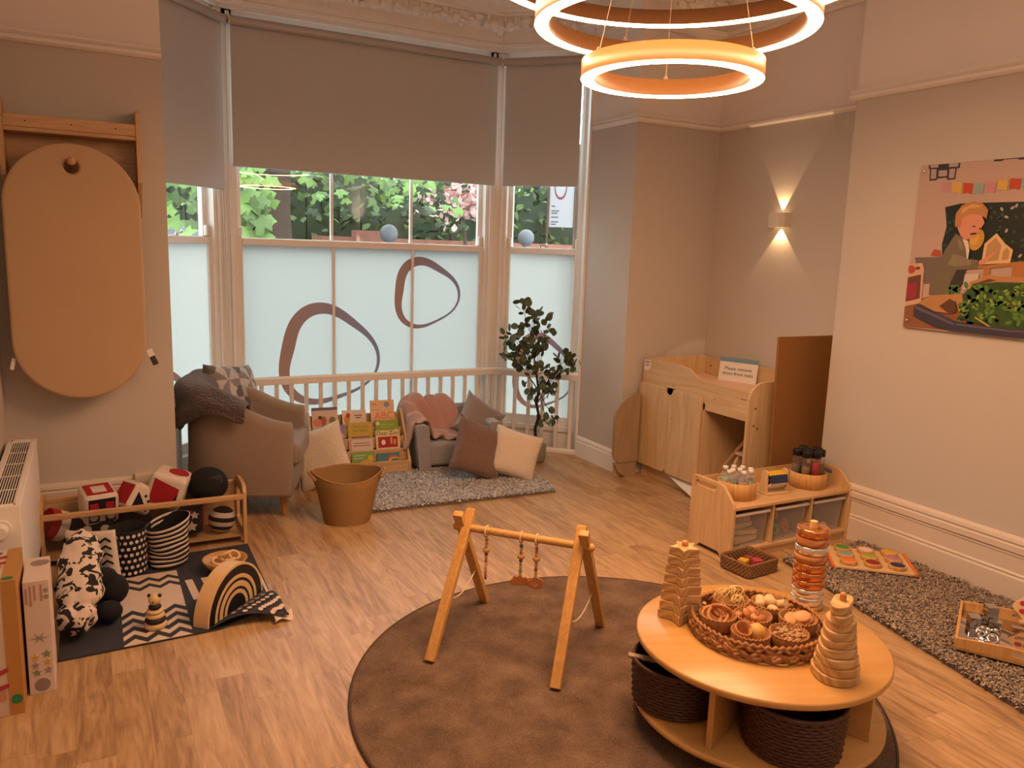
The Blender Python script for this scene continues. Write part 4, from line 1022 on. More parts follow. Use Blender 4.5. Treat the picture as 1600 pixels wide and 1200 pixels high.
for k in range(6):
    z0, z1 = -.075+.025*k, -.05+.025*k; mb = MB()
    mb.lathe([(sqrt(max(0, .0056-(z0+(z1-z0)*i/4)**2)), z0+(z1-z0)*i/4) for i in range(5)], 28); mb.build('stripe_band', (m_wht, m_blk)[k % 2], sb)

# fabric bins
def dots_bin():
    t = thing('fabric_bin', 'round black fabric bin with white polka dots on the play mat', 'bin', (.103, 4.27, .0102))
    mb = MB(); mb.lathe([(0, .003), (.083, .003), (.086, .05), (.084, .15), (.088, .24), (.083, .24), (.079, .15), (.08, .01)], 40); mb.build('body', m_blk, t)
    mb = MB()
    for j in range(7):
        for i in range(20):
            a = 2*pi*(i+.5*(j % 2))/20; z = .022+.032*j; r = .0872
            c = Vector((r*cos(a), r*sin(a), z)); e1 = Vector((-sin(a), cos(a), 0)); vv = [c+(e1*cos(q*.7)+Vector((0, 0, 1))*sin(q*.7))*.009 for q in range(9)]; mb.poly(vv)
    mb.build('dot_print', m_wht, t)
dots_bin()
t = thing('fabric_bin', 'slouched fabric bin with black and white stripes next to the dotted bin', 'bin', (.29, 4.30, .0102))
def sl(z, a): q = z/.235; return (.085+.022*q+.008*sin(a*2+z*30)*(1-q))*(1+.05*cos(a)), .035*q*cos(a-.3)
for k in range(18):
    z0, z1 = .235*k/18, .235*(k+1)/18; mb = MB(); v = []; n = 40
    for z in (z0, (z0+z1)/2, z1):
        for i in range(n):
            a = 2*pi*i/n; r, dz = sl(z, a); v.append((r*cos(a), r*sin(a)*.9, max(.002, z+dz*.9+.008*sin(a*3+z*40)*min(1, z*8)*(1-z/.25))))
    fs = [(j*n+i, j*n+(i+1) % n, (j+1)*n+(i+1) % n, (j+1)*n+i) for j in range(2) for i in range(n)]
    mb.add(v, fs, True); mb.build('stripe_band', (m_blk, m_wht)[k % 2], t, solid=.003)
mb = MB(); v = []; n = 40
for z, rr_ in ((.235, .985), (.15, .95), (.02, .9)):
    for i in range(n): a = 2*pi*i/n; r, dz = sl(z, a); v.append((r*cos(a)*rr_, r*sin(a)*.9*rr_, z+dz*.9*(z > .1)))
mb.add(v, [(j*n+i, (j+1)*n+i, (j+1)*n+(i+1) % n, j*n+(i+1) % n) for j in range(2) for i in range(n)]+[tuple(range(2*n, 3*n))], True); mb.build('lining', m_blk, t)
# zigzag cushion
zc = thing('zigzag_cushion', 'small cushion with black and white zigzag lines behind the cow print plush', 'cushion', (-.05, 4.10, .165), (0, -6, -38))
pillow_mb(.28, .30, .07, 20, .06, 3, .002).build('body', m_wht, zc, merge=True)
mb = MB()
for k in range(7):
    u = [(-.125+.025*i, -.125+.036*k+(.018 if i % 2 else 0)) for i in range(11)]
    for i in range(10):
        y = lambda x, z: -(.035*max(0, (1-(x/.14)**4)*(1-(z/.15)**4))**.55+.006)
        p = [u[i], u[i+1], (u[i+1][0], u[i+1][1]+.012), (u[i][0], u[i][1]+.012)]; mb.poly([(x, y(x, z), z) for x, z in p])
mb.build('zigzag_print', m_blk, zc)
# cow print plush
def cow_mat():
    m, nt, b = node_mat('cow_print'); L = nt.links.new
    tc = N(nt, 'ShaderNodeTexCoord'); nz = N(nt, 'ShaderNodeTexNoise'); nz.inputs['Scale'].default_value = 21; nz.inputs['Detail'].default_value = 2; nz.inputs['Distortion'].default_value = .9
    L(tc.outputs['Object'], nz.inputs[0]); cr = N(nt, 'ShaderNodeValToRGB'); cr.color_ramp.interpolation = 'CONSTANT'; e = cr.color_ramp.elements
    e[0].color = lin('#221f22'); e[1].position = .47; e[1].color = lin('#d8c6b8'); L(nz.outputs[0], cr.inputs[0]); L(cr.outputs[0], b.inputs['Base Color']); b.inputs['Roughness'].default_value = .9
    return m
def skin(name, pts, edges, rad, m, parent, sub=2):
    me = bpy.data.meshes.new(name); me.from_pydata(pts, edges, []); o = bpy.data.objects.new(name, me); COL.objects.link(o); o.parent = parent
    md = o.modifiers.new('k', 'SKIN'); 
    for v, r in zip(me.skin_vertices[0].data, rad): v.radius = (r, r)
    me.skin_vertices[0].data[0].use_root = True; md.use_smooth_shade = True
    sm = o.modifiers.new('u', 'SUBSURF'); sm.levels = sm.render_levels = sub+1
    tx = bpy.data.textures.new(name, 'CLOUDS'); tx.noise_scale = .06; dm = o.modifiers.new('d', 'DISPLACE'); dm.texture = tx; dm.strength = .05; me.materials.append(m); return o
cw = thing('plush_toy', 'floppy cow print plush toy with black velvet paws on the play mat', 'soft toy', (0, 0, .0102))
P = [(-.10, 3.80, .20), (-.095, 3.90, .30), (-.09, 3.96, .35), (-.12, 3.68, .16), (-.115, 3.60, .085), (-.055, 3.74, .21), (-.105, 3.54, .055), (-.06, 3.68, .12)]
skin('body', P, [(0, 1), (1, 2), (0, 3), (3, 4), (3, 5), (4, 6), (3, 7)], [.09, .07, .035, .095, .085, .055, .05, .07], cow_mat(), cw)
for nm, p, r, sc_ in (('paw', (.0, 3.70, .055), .052, (1.1, 1, .9)), ('paw', (.02, 3.86, .09), .07, (1, 1.1, 1)), ('paw', (-.02, 3.86, .15), .055, (1.2, 1, .9)), ('ear', (.03, 4.10, .21), .035, (1, .7, 1.2))):
    mb = MB(); mb.sphere(p, r, 18, 12, sc_); mb.build(nm, m_blk, cw)
# wooden bowl of rings
wb = thing('wooden_bowl', 'shallow wooden bowl on the play mat holding wooden rings', 'bowl', (.545, 4.10, .0102))
mb = MB(); mb.lathe([(0, .002), (.055, .002), (.09, .03), (.112, .066), (.107, .068), (.085, .036), (.05, .012), (0, .01)], 40); mb.build('body', wood('bowl_wood', '#c99a62', '#a87842', 'x', 30), wb)
rn = random.Random(8)
for k, (x, y, a, lab) in enumerate(((-.035, 0, 20, 'left'), (.02, -.02, -15, 'middle'), (.05, .025, 30, 'right'), (.0, .035, -25, 'back'))):
    o = MB().torus((0, 0, 0), .027, .008, RX(a) @ RY(a*.6), 24, 8).build('teething_ring', m_pale)
    tag(o, f'pale wooden ring in the wooden bowl on the play mat, {lab} one of four', 'ring', 'wooden rings in the bowl', loc=(.545+x, 4.10+y, .065+.006*k))
# rainbow stacker
rb = thing('rainbow_stacker', 'large black and natural wood rainbow of nested arches standing on the mat', 'toy', (.50, 3.646, .0105), (0, 0, 47))
R0 = [q*.86 for q in (.25, .237, .19, .168, .153, .122, .108, .085, .0)]
for k in range(8):
    ro, ri = R0[k]-.001, R0[k+1]
    o = [(ro*cos(pi*q/36), ro*sin(pi*q/36)) for q in range(37)]
    i_ = [(ri*cos(pi*q/36), ri*sin(pi*q/36)) for q in range(37)][::-1] if ri > 0 else []
    mb = MB(); n = 37
    if ri > 0:
        for q in range(36): mb.prism([o[q], o[q+1], i_[35-q], i_[36-q]], -.037, .037, 'xz')
    else: mb.prism(o, -.037, .037, 'xz')
    mb.build('arch', (m_pale, m_black)[k % 2], rb, merge=True)
# bear stacker
bs_ = thing('bear_stacker', 'small wooden bear stacking toy with black and natural rings on the mat', 'toy', (.18, 3.58, .0105), (0, 0, -20))
for z, r, h, m in ((0, .046, .026, m_pale), (.0265, .043, .02, m_black), (.047, .039, .02, m_pale), (.0675, .035, .018, m_pale), (.086, .026, .02, m_black)):
    mb = MB(); q = min(.006, h*.3); mb.lathe([(0, z), (r-q, z), (r, z+q), (r, z+h-q), (r-q, z+h), (0, z+h)], 32); mb.build('ring', m, bs_)
mb = MB(); mb.sphere((0, 0, .128), .026, 20, 14); mb.build('head', m_pale, bs_)
for s_ in (-1, 1): mb = MB(); mb.sphere((s_*.022, 0, .147), .0085, 12, 8); mb.build('ear', m_black, bs_)
mb = MB(); mb.sphere((0, -.026, .126), .004, 8, 6); mb.build('nose', m_black, bs_)
# ------------------------------------------------------------------ alcove: changing unit
m_bwood = wood('changing_unit_birch', '#d3b68e', '#c09f75', 'z', 12, .4)
m_bwoodx = wood('changing_unit_birch_long', '#d3b68e', '#c09f75', 'y', 12, .4)
cu = thing('changing_unit', 'birch nursery changing unit with two doors and raised sides in the alcove', 'cabinet', (0, 0, 0))
X0, X1, Y0, Y1 = 3.72, 4.34, 3.70, 4.82
mb = MB(); f = [(Y1, .645), (Y1, .905), (Y1-.01, .918), (4.40, .918), (4.30, .905), (4.22, .86), (4.14, .835), (Y0+.02, .835), (Y0+.02, .645)]
mb.prism(f, X0, X0+.018, 'yz'); mb.build('front_rail', m_bwoodx, cu, bevel=.003)
mb = MB(); mb.box(X1-.018, X1, Y0+.02, Y1, .10, .905); mb.build('back_panel', m_bwoodx, cu, bevel=.003)
mb = MB(); mb.box(X0+.018, X1-.018, Y1-.018, Y1, .08, .915); mb.build('left_side', m_bwood, cu, bevel=.003)
e = [(X0, .08), (X1, .08), (X1, .90)]+[(X0+.13-.13*sin(RD(9*k)), .90-.13*(1-cos(RD(9*k)))) for k in range(11)]
mb = MB(); mb.prism(e, Y0, Y0+.02, 'xz'); mb.build('right_side', m_bwood, cu, bevel=.004)
mb = MB(); mb.box(X0+.018, X1-.018, Y0+.02, Y1-.018, .69, .71); mb.build('deck', m_bwood, cu)
mb = MB(); mb.box(X0+.005, X0+.023, 4.12, 4.14, .08, .645); mb.box(X0, X1-.02, 4.11, 4.128, .08, .69); mb.build('divider', m_bwood, cu)
mb = MB(); mb.box(X0+.04, X0+.055, 4.12, Y1-.02, 0, .09); mb.box(X0+.02, X0+.08, Y1-.08, Y1-.02, 0, .08); mb.build('plinth', m_bwoodx, cu)
mb = MB(); mb.box(X0+.02, X1-.02, Y0+.02, Y1-.02, .08, .098); mb.build('bottom', m_bwood, cu)
for a, b, hl in ((4.482, 4.835, 1), (4.125, 4.478, 0)):
    w = b-a; o = rrect(w, .63, .03, 5, rs=(.03,)*4)
    mb = MB(); mb.M = T(X0-.012, (a+b)/2, .415) @ Matrix(((0, 0, 1, 0), (1, 0, 0, 0), (0, 1, 0, 0), (0, 0, 0, 1)))
    sx = -1 if hl else 1
    # half-moon finger cut where the doors meet
    o = [p for p in o if not (p[0]*sx > w/2-.05 and p[1] > .28)]
    cut = [(sx*(w/2-.045*cos(RD(9*k))), .315-.045*sin(RD(9*k))) for k in range(11)]
    if hl: # corner at -x,+y
        i = max(range(len(o)), key=lambda k: o[k][1]*10+(-o[k][0])); 
    pts = o+cut; cx = sum(p[0] for p in pts)/len(pts); cy = sum(p[1] for p in pts)/len(pts)
    pts.sort(key=lambda p: math.atan2(p[1]-0, p[0]-(-sx*.02)))
    mb.plate([pts], .02, .003); mb.build('door', m_bwood, cu)
mb = MB(); mb.box(X0+.0, X0+.003, 4.44, 4.52, .68, .735); mb.build('finger_cut_shade', m_black, cu)  # flat black patch painted as the shade inside the finger cut
for y, z in ((4.46, .755), (4.02, .735), (4.43, .52)): mb = MB(); mb.cyl((X0-.0225 if z < .6 else X0-.001, y, z), (X0-.0235 if z < .6 else X0+.002, y, z), .006, n=10); mb.build('screw_cap', m_edge, cu)
for x, z in ((3.78, .73), (3.775, .615), (3.81, .595)): mb = MB(); mb.cyl((x, Y0-.001, z), (x, Y0+.002, z), .007, n=10); mb.build('screw', m_black, cu)
for y in (4.74, 4.62): mb = MB(); mb.cyl((X1-.02, y, .84), (X1-.018, y, .84), .007, n=10); mb.build('screw', m_dark, cu)
mb = MB(); mb.box(X0-.0012, X0, 4.735, 4.812, .845, .905); mb.box(X0-.0012, X0, 4.755, 4.812, .825, .845); lb = mb.build('label', m_white, cu)
mb = MB()
mb.box(X0-.0018, X0-.001, 4.745, 4.805, .888, .895); mb.build('lettering', ink('#7a2f2c'), lb)
for z in (.875, .867, .858): mb = MB(); mb.box(X0-.0018, X0-.001, 4.75, 4.80, z, z+.003); mb.build('lettering', m_dark, lb)
mb = MB(); mb.M = T(X0-.0005, 3.80, .785) @ RZ(-90) @ RX(90); mb.text('Bennet', .022, .0003); mb.build('lettering', m_dark, cu) if False else None
mb = MB(); mb.tube([(X0-.001, 3.775-.004*k, .785+.006*sin(k*1.9)*(1-k*.06)) for k in range(13)], .0012, 4); mb.build('maker_mark', m_dark, cu)
mb = MB(); mb.poly([(3.725, 4.46, .085), (3.725, 4.14, .085), (3.69, 4.13, .004), (3.70, 4.30, .05)]); tag(mb.build('paper_sheet', m_white, solid=.001), 'white sheet of paper sticking out under the doors of the changing unit', 'paper')
# ramp of the pull out steps inside the open bay
mb = MB(); mb.bar((3.80, 4.10, .12), (4.0, 3.80, .66), .02, .02); mb.build('brace', m_edge, cu)
mb = MB(); mb.prism([(3.75, .1), (4.25, .1), (4.25, .5), (4.10, .42), (3.9, .36), (3.8, .2)], 3.92, 3.94, 'xz'); mb.build('inner_step', m_bwood, cu, bevel=.004)
mb = MB(); mb.box(3.86, 4.2, 3.74, 3.93, .36, .378); mb.build('inner_tread', m_bwood, cu, bevel=.003)
o = MB().box(X0+.02, X1-.02, Y0+.025, Y1-.02, .712, .775).build('changing_mat', mat('peach_vinyl', '#d9b49c', .45, .05, 8, bump=.05, bs=30), bevel=.02)
tag(o, 'peach changing mat lying inside the birch changing unit', 'mat')
sg = thing('notice', 'laminated white notice with a blue band standing inside the changing unit', 'sign', (4.235, 4.36, .742), (-8, 0, -68))
mb = MB(); mb.box(-.15, .15, -.002, .002, 0, .21); mb.build('sheet', m_white, sg)
mb = MB(); mb.box(-.15, .15, -.0028, -.001, .178, .21); mb.build('blue_band', ink('#6f93a8'), sg)
for i, tx in enumerate(('Please remove', 'shoes from mats')):
    mb = MB(); mb.M = T(0, -.0025, .118-.038*i) @ RX(90); mb.text(tx, .036, .0003, 'CENTER'); mb.build('lettering', m_black, sg)
# folded step beside the unit
sp = thing('step_panel', 'rounded grey wood step panel standing between the pillar and the changing unit', 'panel', (0, 0, 0))
o = [(3.665, .12), (3.665, .645), (3.60, .645), (3.55, .628), (3.50, .59), (3.455, .53), (3.44, .48), (3.44, .19), (3.455, .15), (3.49, .12)]
mb = MB(); mb.prism(o, 4.76, 4.785, 'xz'); mb.build('face_panel', wood('step_wood', '#a48c70', '#93795c', 'z', 14), sp, bevel=.004)
mb = MB(); mb.prism([(3.455, .115), (3.66, .115), (3.66, .0), (3.56, .0), (3.49, .05)], 4.765, 4.79, 'xz'); mb.build('lower_panel', MATS['step_wood'], sp, bevel=.003)
mb = MB(); mb.box(3.60, 3.69, 4.80, 4.815, 0, .64); mb.build('rear_panel', MATS['step_wood'], sp, bevel=.003)
mb = MB(); mb.box(3.498, 3.565, 4.80, 4.845, 0, .10); mb.build('foot', m_birch, sp, bevel=.003)
# tall brown board
mb = MB(); mb.M = T(4.10, 3.60, 0) @ RX(-1.5); mb.box(-.245, .245, -.009, .009, .001, 1.205)
tag(mb.build('leaning_board', mat('brown_board', '#8c6030', .75, .03, 3), bevel=.002), 'tall plain brown board standing upright beside the changing unit', 'board')

# ------------------------------------------------------------------ toy shelf by the right wall
ts = thing('toy_shelf', 'low birch toy shelf with handle slots and three clear trays by the right wall', 'shelf', (3.595, 3.32, 0))
PM = Matrix(((0, 0, 1, 0), (1, 0, 0, 0), (0, 1, 0, 0), (0, 0, 0, 1)))
for x in (-.475, .475):
    o = [(-.18, 0), (-.10, 0), (-.08, .025), (.08, .025), (.10, 0), (.18, 0), (.18, .40), (.17, .42), (.15, .425), (-.05, .425), (-.09, .415), (-.17, .335), (-.18, .31)]
    mb = MB(); mb.M = T(x, 0, 0) @ PM; mb.plate([o, rrect(.17, .03, .0149, 6, (.055, .385))], .02, .003); mb.build('end_panel', m_birch, ts)
mb = MB(); mb.box(-.465, .465, -.172, .175, .292, .31); mb.build('top_shelf', m_birchx, ts, bevel=.002)
mb = MB(); mb.box(-.465, .465, -.172, .175, .04, .058); mb.build('bottom_shelf', m_birchx, ts, bevel=.002)
mb = MB(); mb.box(-.465, .465, .165, .175, .03, .40); mb.build('back_panel', m_birchx, ts)
mb = MB(); mb.box(-.465, .465, -.16, -.14, .0, .04); mb.build('plinth', m_birchx, ts)
for x in (-.157, .157): mb = MB(); mb.box(x-.008, x+.008, -.165, .165, .058, .292); mb.build('divider', m_birch, ts)
for z in (.41, .39, .37): mb = MB(); mb.cyl((-.486, .14, z), (-.4845, .14, z), .004, n=8); mb.build('screw', m_dark, ts)
m_cl = clear('clear_tray', '#d8d2cc', .05, .15)
m_toyc = [mat(f'toy_{i}', c, .5, .04, 8) for i, c in enumerate(('#d9b070', '#6a9a60', '#c25a4a', '#d4ac3c', '#5a7fa0', '#e0d4c8'))]
rn = random.Random(21)
for i, (x, lab, cont) in enumerate(((-.315, 'left clear tray in the low shelf, holding wooden pieces', 'w'), (0, 'middle clear tray in the low shelf, holding coloured toys', 'c'), (.315, 'right clear tray in the low shelf, nearly empty with pale bits', 'p'))):
    t = thing('clear_tray', lab, 'tray', (3.595+x, 3.32, .059), group='clear trays in the toy shelf')
    mb = MB(); a, b = .125, .14
    v = [(-a+.012, -b, .002), (a-.012, -b, .002), (a-.012, b, .002), (-a+.012, b, .002), (-a, -b-.012, .2), (a, -b-.012, .2), (a, b, .2), (-a, b, .2)]
    mb.add(v, [(3, 2, 1, 0), (0, 1, 5, 4), (1, 2, 6, 5), (2, 3, 7, 6), (3, 0, 4, 7)]); mb.build('body', m_cl, t, solid=.002)
    mb = MB(); mb.box(-.135, .135, -.165, -.150, .192, .207); mb.box(-.135, -.125, -.155, .14, .197, .205); mb.box(.125, .135, -.155, .14, .197, .205); mb.build('rim', mat('tray_rim', '#cfc4ba', .4, .02) if 'tray_rim' not in MATS else MATS['tray_rim'], t, bevel=.003)
    if cont == 'w':
        for k, (zz, an, ln) in enumerate(((.012, 8, .19), (.05, -12, .18), (.085, 6, .17), (.118, -8, .15))):
            mb = MB(); mb.box(-ln/2, ln/2, -.022, .022, 0, .028)
            tag(mb.build('wooden_block', m_pale, bevel=.002), f'pale wooden block in the left clear tray, layer {("lowest", "second", "third", "topmost")[k]} of four', 'block', 'wooden blocks in the left tray', loc=(3.595+x, 3.22+.02*k, .064+zz*.95), rot=(0, 0, an))
    elif cont == 'c':
        for k, (dx, dy, zz, mi, lab2) in enumerate(((-.06, -.09, .03, 1, 'green ring toy low in the middle clear tray'), (.02, -.09, .03, 2, 'red ring toy low in the middle clear tray'), (.075, -.05, .03, 3, 'yellow ring toy low in the middle clear tray'), (-.02, -.02, .06, 4, 'blue ring toy in the middle clear tray'), (.05, .03, .075, 3, 'upper yellow ring toy at the back of the middle tray'))):
            tag(MB().torus((0, 0, 0), .026, .012, RX(60) @ RY(20*k), 20, 8).build('ring_toy', m_toyc[mi]), lab2, 'toy', 'coloured toys in the middle tray', loc=(3.595+x+dx, 3.32+dy, .064+zz+.012))
    else:
        for k, dx in enumerate((-.03, .04)):
            tag(MB().sphere((0, 0, 0), .02, 12, 8, (1.5, 1, .8)).build('pale_toy', m_toyc[5]), f'small pale toy in the right clear tray, {("left", "right")[k]} one of two', 'toy', 'pale toys in the right tray', loc=(3.595+x+dx, 3.23, .064+.015))
m_bam = wood('bamboo', '#d3a468', '#bd8c50', 'z', 30, .4)
def tub(x, y, r, h, label):
    t = thing('bamboo_tub', label, 'tub', (x, y, .3105))
    mb = MB(); mb.lathe([(0, .004), (r-.007, .004), (r-.007, h-.002), (r-.004, h), (r, h-.003), (r, 0), (0, 0)], 40); mb.build('body', m_bam, t)
tub(3.30, 3.325, .112, .10, 'round bamboo tub of small bottles on the left of the low shelf')
tub(3.885, 3.32, .112, .095, 'round bamboo tub of black capped tubes on the right of the low shelf')
# sensory bottles
m_bot = clear('bottle_plastic', '#e8e4e0', .10, .05)
bots = [(-.075, -.01, '#9a7a2c', 'leftmost small bottle, amber liquid, in the bamboo tub'), (-.03, .07, '#7fb0a0', 'small bottle of pale green liquid at the back left of the tub'), (-.035, .005, '#5fa890', 'small bottle of mint green liquid left of the tub middle'), (-.012, -.062, '#a08a6a', 'small bottle of beige liquid at the front left of the tub'), (.025, .06, '#b0a0a8', 'small bottle of pale mauve liquid at the back right of the tub'), (.015, .0, '#9a6a88', 'small bottle of purple liquid in the tub middle'), (.05, -.055, '#7a8a8a', 'small bottle of grey liquid at the front right of the tub'), (.065, .03, '#8a7a9a', 'small bottle of lilac liquid on the right rear of the tub'), (.082, -.02, '#8a5a50', 'rightmost small bottle, brown liquid, in the bamboo tub')]
for dx, dy, c, lab in bots:
    t = thing('sensory_bottle', lab, 'bottle', (3.30+dx, 3.325+dy, .3155), group='sensory bottles in the bamboo tub')
    mb = MB(); mb.lathe([(0, .0), (.024, .0), (.026, .004), (.026, .108), (.022, .126), (.013, .138), (.013, .146)], 24); mb.build('bottle_body', m_bot, t)
    mb = MB(); mb.lathe([(0, .003), (.0235, .003), (.0235, .098), (0, .098)], 24); mb.build('liquid', clear('liquid_'+c, c, .8, .1), t)
    mb = MB(); mb.lathe([(0, .14), (.0155, .14), (.0155, .161), (.014, .164), (0, .164)], 24); mb.build('cap', m_white, t)
# colour drum
dr = thing('colour_drum', 'wooden spinning drum with yellow and blue panels on the low shelf', 'toy', (3.565, 3.29, .3105), (0, 0, -4))
mb = MB(); mb.box(-.085, .085, -.045, .045, 0, .012); mb.build('base', m_pale, dr, bevel=.003)
for s_ in (-1, 1): mb = MB(); mb.prism([(-.03, .012), (.03, .012), (.022, .13), (.012, .145), (-.012, .145), (-.022, .13)], s_*.07, s_*.083, 'yz'); mb.build('post', m_pale, dr, bevel=.004)
for k, c in enumerate(('#d8b02c', '#26355e', '#e0d4c4', '#8a2f2c', '#d8b02c', '#3f7a4a')):
    a0 = RD(45-60*k); r = .05; a1 = a0+RD(60); pts = [(r*cos(a0), r*sin(a0)), (r*cos(a1), r*sin(a1)), (r*.8*cos(a1), r*.8*sin(a1)), (r*.8*cos(a0), r*.8*sin(a0))]
    mb = MB(); mb.M = T(0, 0, .085); mb.prism([(-p, q) for p, q in pts], -.064, .064, 'yz'); mb.build('drum_panel', ink(c), dr)
mb = MB(); mb.cyl((-.068, 0, .085), (.068, 0, .085), .006, n=10); mb.build('axle', m_pale, dr)
# tubes
m_tube = clear('tube_plastic', '#a89a90', .10, .08)
tubes = [(-.065, -.035, '#8a7050', 'clear tube of brown pieces at the left front of the right tub'), (-.07, .035, '#6a6258', 'clear tube of dark pieces at the left back of the right tub'), (-.012, -.06, '#b01828', 'clear tube of bright red beads at the front of the right tub'), (.0, .015, '#7a6a54', 'clear tube of tan pieces in the middle of the right tub'), (.045, -.04, '#74664e', 'clear tube of wooden pieces right of the red tube'), (.02, .07, '#5a5450', 'clear tube of grey pieces at the back of the right tub'), (.076, .01, '#1c2c58', 'tube of dark blue liquid at the right of the right tub')]
for dx, dy, c, lab in tubes:
    t = thing('sensory_tube', lab, 'tube', (3.885+dx, 3.32+dy, .3155), group='sensory tubes in the right bamboo tub')
    mb = MB(); mb.lathe([(0, 0), (.027, 0), (.027, .195)], 24); mb.build('tube_body', m_tube, t)
    mb = MB(); h = .13 if c != '#b01828' else .16; mb.lathe([(0, .002), (.0245, .002), (.0245, h*.9), (.02, h), (0, h)], 20); mb.build('filling', mat('fill_'+c, c, .5, .25, 60) if c not in ('#1c2c58',) else clear('fill_'+c, c, .8, .1), t)
    mb = MB(); mb.lathe([(0, .19), (.0295, .19), (.0295, .225), (.027, .229), (0, .229)], 28); mb.build('cap', m_black, t)

# ------------------------------------------------------------------ wicker tray of blocks
m_wick = mat('brown_wicker', '#85603f', .6, .25, 60); m_wickd = mat('dark_wicker', '#4a2c1c', .5, .25, 60); m_weave = mat('hyacinth_weave', '#9a6a3c', .65, .3, 50)
def wicker_rect(t, w, d, h, m, r=.006, rows=6):
    mb = MB(); mb.box(-w/2+.004, w/2-.004, -d/2+.004, d/2-.004, .001, .006); mb.build('base', m, t)
    mb = MB()
    per = rrect(w, d, .02, 4); P = []; n = len(per)
    for i in range(n):
        a = Vector(per[i]); b = Vector(per[(i+1) % n]); k = max(1, int((b-a).length/.012))
        P += [a.lerp(b, q/k) for q in range(k)]
    if len(P) % 2: P.pop()
    for j in range(rows):
        z = .006+(h-.008)*(j+.5)/rows; pts = []
        for i, p in enumerate(P):
            off = .0035*(1 if (i+j) % 2 else -1); nn = p.normalized(); pts.append((p.x*(1+.03*j/rows)+nn.x*off, p.y*(1+.03*j/rows)+nn.y*off, z))
        mb.tube(pts, h/rows*.55, 5, closed=True)
    mb.tube([(p.x*1.035, p.y*1.035, h) for p in P], r, 6, closed=True)
    mb.build('woven_sides', m, t)
wk = thing('wicker_tray', 'small rectangular brown wicker tray of coloured blocks in front of the low shelf', 'basket', (3.135, 3.02, .001), (0, 0, 5))
wicker_rect(wk, .23, .20, .075, m_wick)
for k, (dx, dy, s_, c, rz, lab) in enumerate(((-.03, .01, .05, '#d0a034', 20, 'yellow block in the small wicker tray'), (.04, -.02, .05, '#b0445c', -15, 'pink block in the small wicker tray'), (.045, .05, .04, '#8a4a3c', 10, 'brown red block in the back corner of the small wicker tray'), (-.045, -.055, .035, '#7a8a8a', 30, 'grey block in the front corner of the small wicker tray'), (.08, .02, .03, '#d8a890', 5, 'peach block at the right of the small wicker tray'))):
    mb = MB(); mb.box(-s_/2, s_/2, -s_/2, s_/2, 0, s_*1.05)
    tag(mb.build('toy_block', ink(c), bevel=.003), lab, 'block', 'blocks in the wicker tray', loc=(3.135+dx, 3.02+dy, .0085), rot=(0, 0, rz))
# colour board
cb = thing('sensory_board', 'wooden board with orange ends and nine round coloured pads on the rug', 'toy', (3.785, 2.76, .036), (0, 0, -41))
mb = MB(); mb.box(-.205, .205, -.155, .155, 0, .016); mb.build('board', m_pale, cb, bevel=.004)
for s_ in (-1, 1): mb = MB(); mb.box(s_*.205, s_*.22, -.155, .155, -.001, .019); mb.build('orange_edge', ink('#d8742c'), cb, bevel=.003)
colr = [['#4f8a3c', '#d8c8bc', '#d0a43c'], ['#7fa0a0', '#98a83c', '#b07a8c'], ['#d8743c', '#8a1c24', '#1c2c58']]
for i in range(3):
    for j in range(3):
        x, y = -.125+.125*j, .10-.1*i; mb = MB(); mb.M = T(x, y, .016)
        mb.lathe([(.0, 0), (.044, 0), (.046, .006), (.046, .02), (.043, .024), (.038, .022)], 28); pdm = mb.build('pad', m_bam, cb)
        mb = MB(); mb.M = T(x, y, .016); mb.lathe([(.039, .0205), (.03, .022), (0, .022)], 28); mb.build('coloured_disc', ink(colr[i][j]), pdm)
# mirror tray
mt = thing('mirror_tray', 'wooden tray with a mirror base and handle slots on the shaggy rug by the wall', 'tray', (3.60, 1.79, .042), (0, 0, -60))
TW, TD = .46, .56
mb = MB(); mb.box(-TD/2, TD/2, -TW/2, TW/2, 0, .008); mb.build('bottom', m_bam, mt)
mb = MB(); mb.box(-TD/2+.012, TD/2-.012, -TW/2+.012, TW/2-.012, .008, .011); mb.build('mirror', m_mirror, mt)
for s_ in (-1, 1):
    mb = MB(); mb.box(s_*TD/2, s_*(TD/2-.013), -TW/2, TW/2, .0, .052); mb.build('side', m_bam, mt, bevel=.003)
    mb = MB(); mb.M = T(0, s_*(TW/2-.0065), .032) @ RX(90); mb.plate([[(-TD/2+.013, -.03), (TD/2-.013, -.03), (TD/2-.013, .02), (.1, .032), (-.1, .032), (-TD/2+.013, .02)], rrect(.13, .018, .0088, 5, (0, .006))], .013, .002); mb.build('handle_side', m_bam, mt)
MT = T(3.60, 1.79, .0535) @ RZ(-60)
def onmirror(o, x, y, z, rz=0):
    o.matrix_world = MT @ T(x, y, z) @ RZ(rz); return o
for k, (x, y, z, rz, lab) in enumerate(((-.17, .12, 0, 8, 'mirrored cube at the back corner of the mirror tray, under another'), (-.13, .05, 0, -5, 'mirrored cube on the mirror tray nearest the tray middle'), (-.215, .05, 0, 20, 'mirrored cube on the mirror tray closest to the camera side'), (-.155, .09, .0505, 30, 'mirrored cube stacked on top of the other mirrored cubes'))):
    mb = MB(); mb.box(-.025, .025, -.025, .025, 0, .05); onmirror(tag(mb.build('mirror_cube', m_chrome, bevel=.004), lab, 'cube', 'mirrored cubes'), x, y, z+.0002, rz)
cf = thing('metal_shaker', 'openwork chrome rattle of rings and balls on the mirror tray', 'toy'); onmirror(cf, -.16, -.09, .0)
for k in range(4):
    mb = MB(); mb.torus(((-.022 if k % 2 else .022), (-.022 if k > 1 else .022), .028), .02, .005, RX(90 if k in (0, 3) else 40) @ RZ(30*k), 20, 8); mb.build('ring', m_chrome, cf)
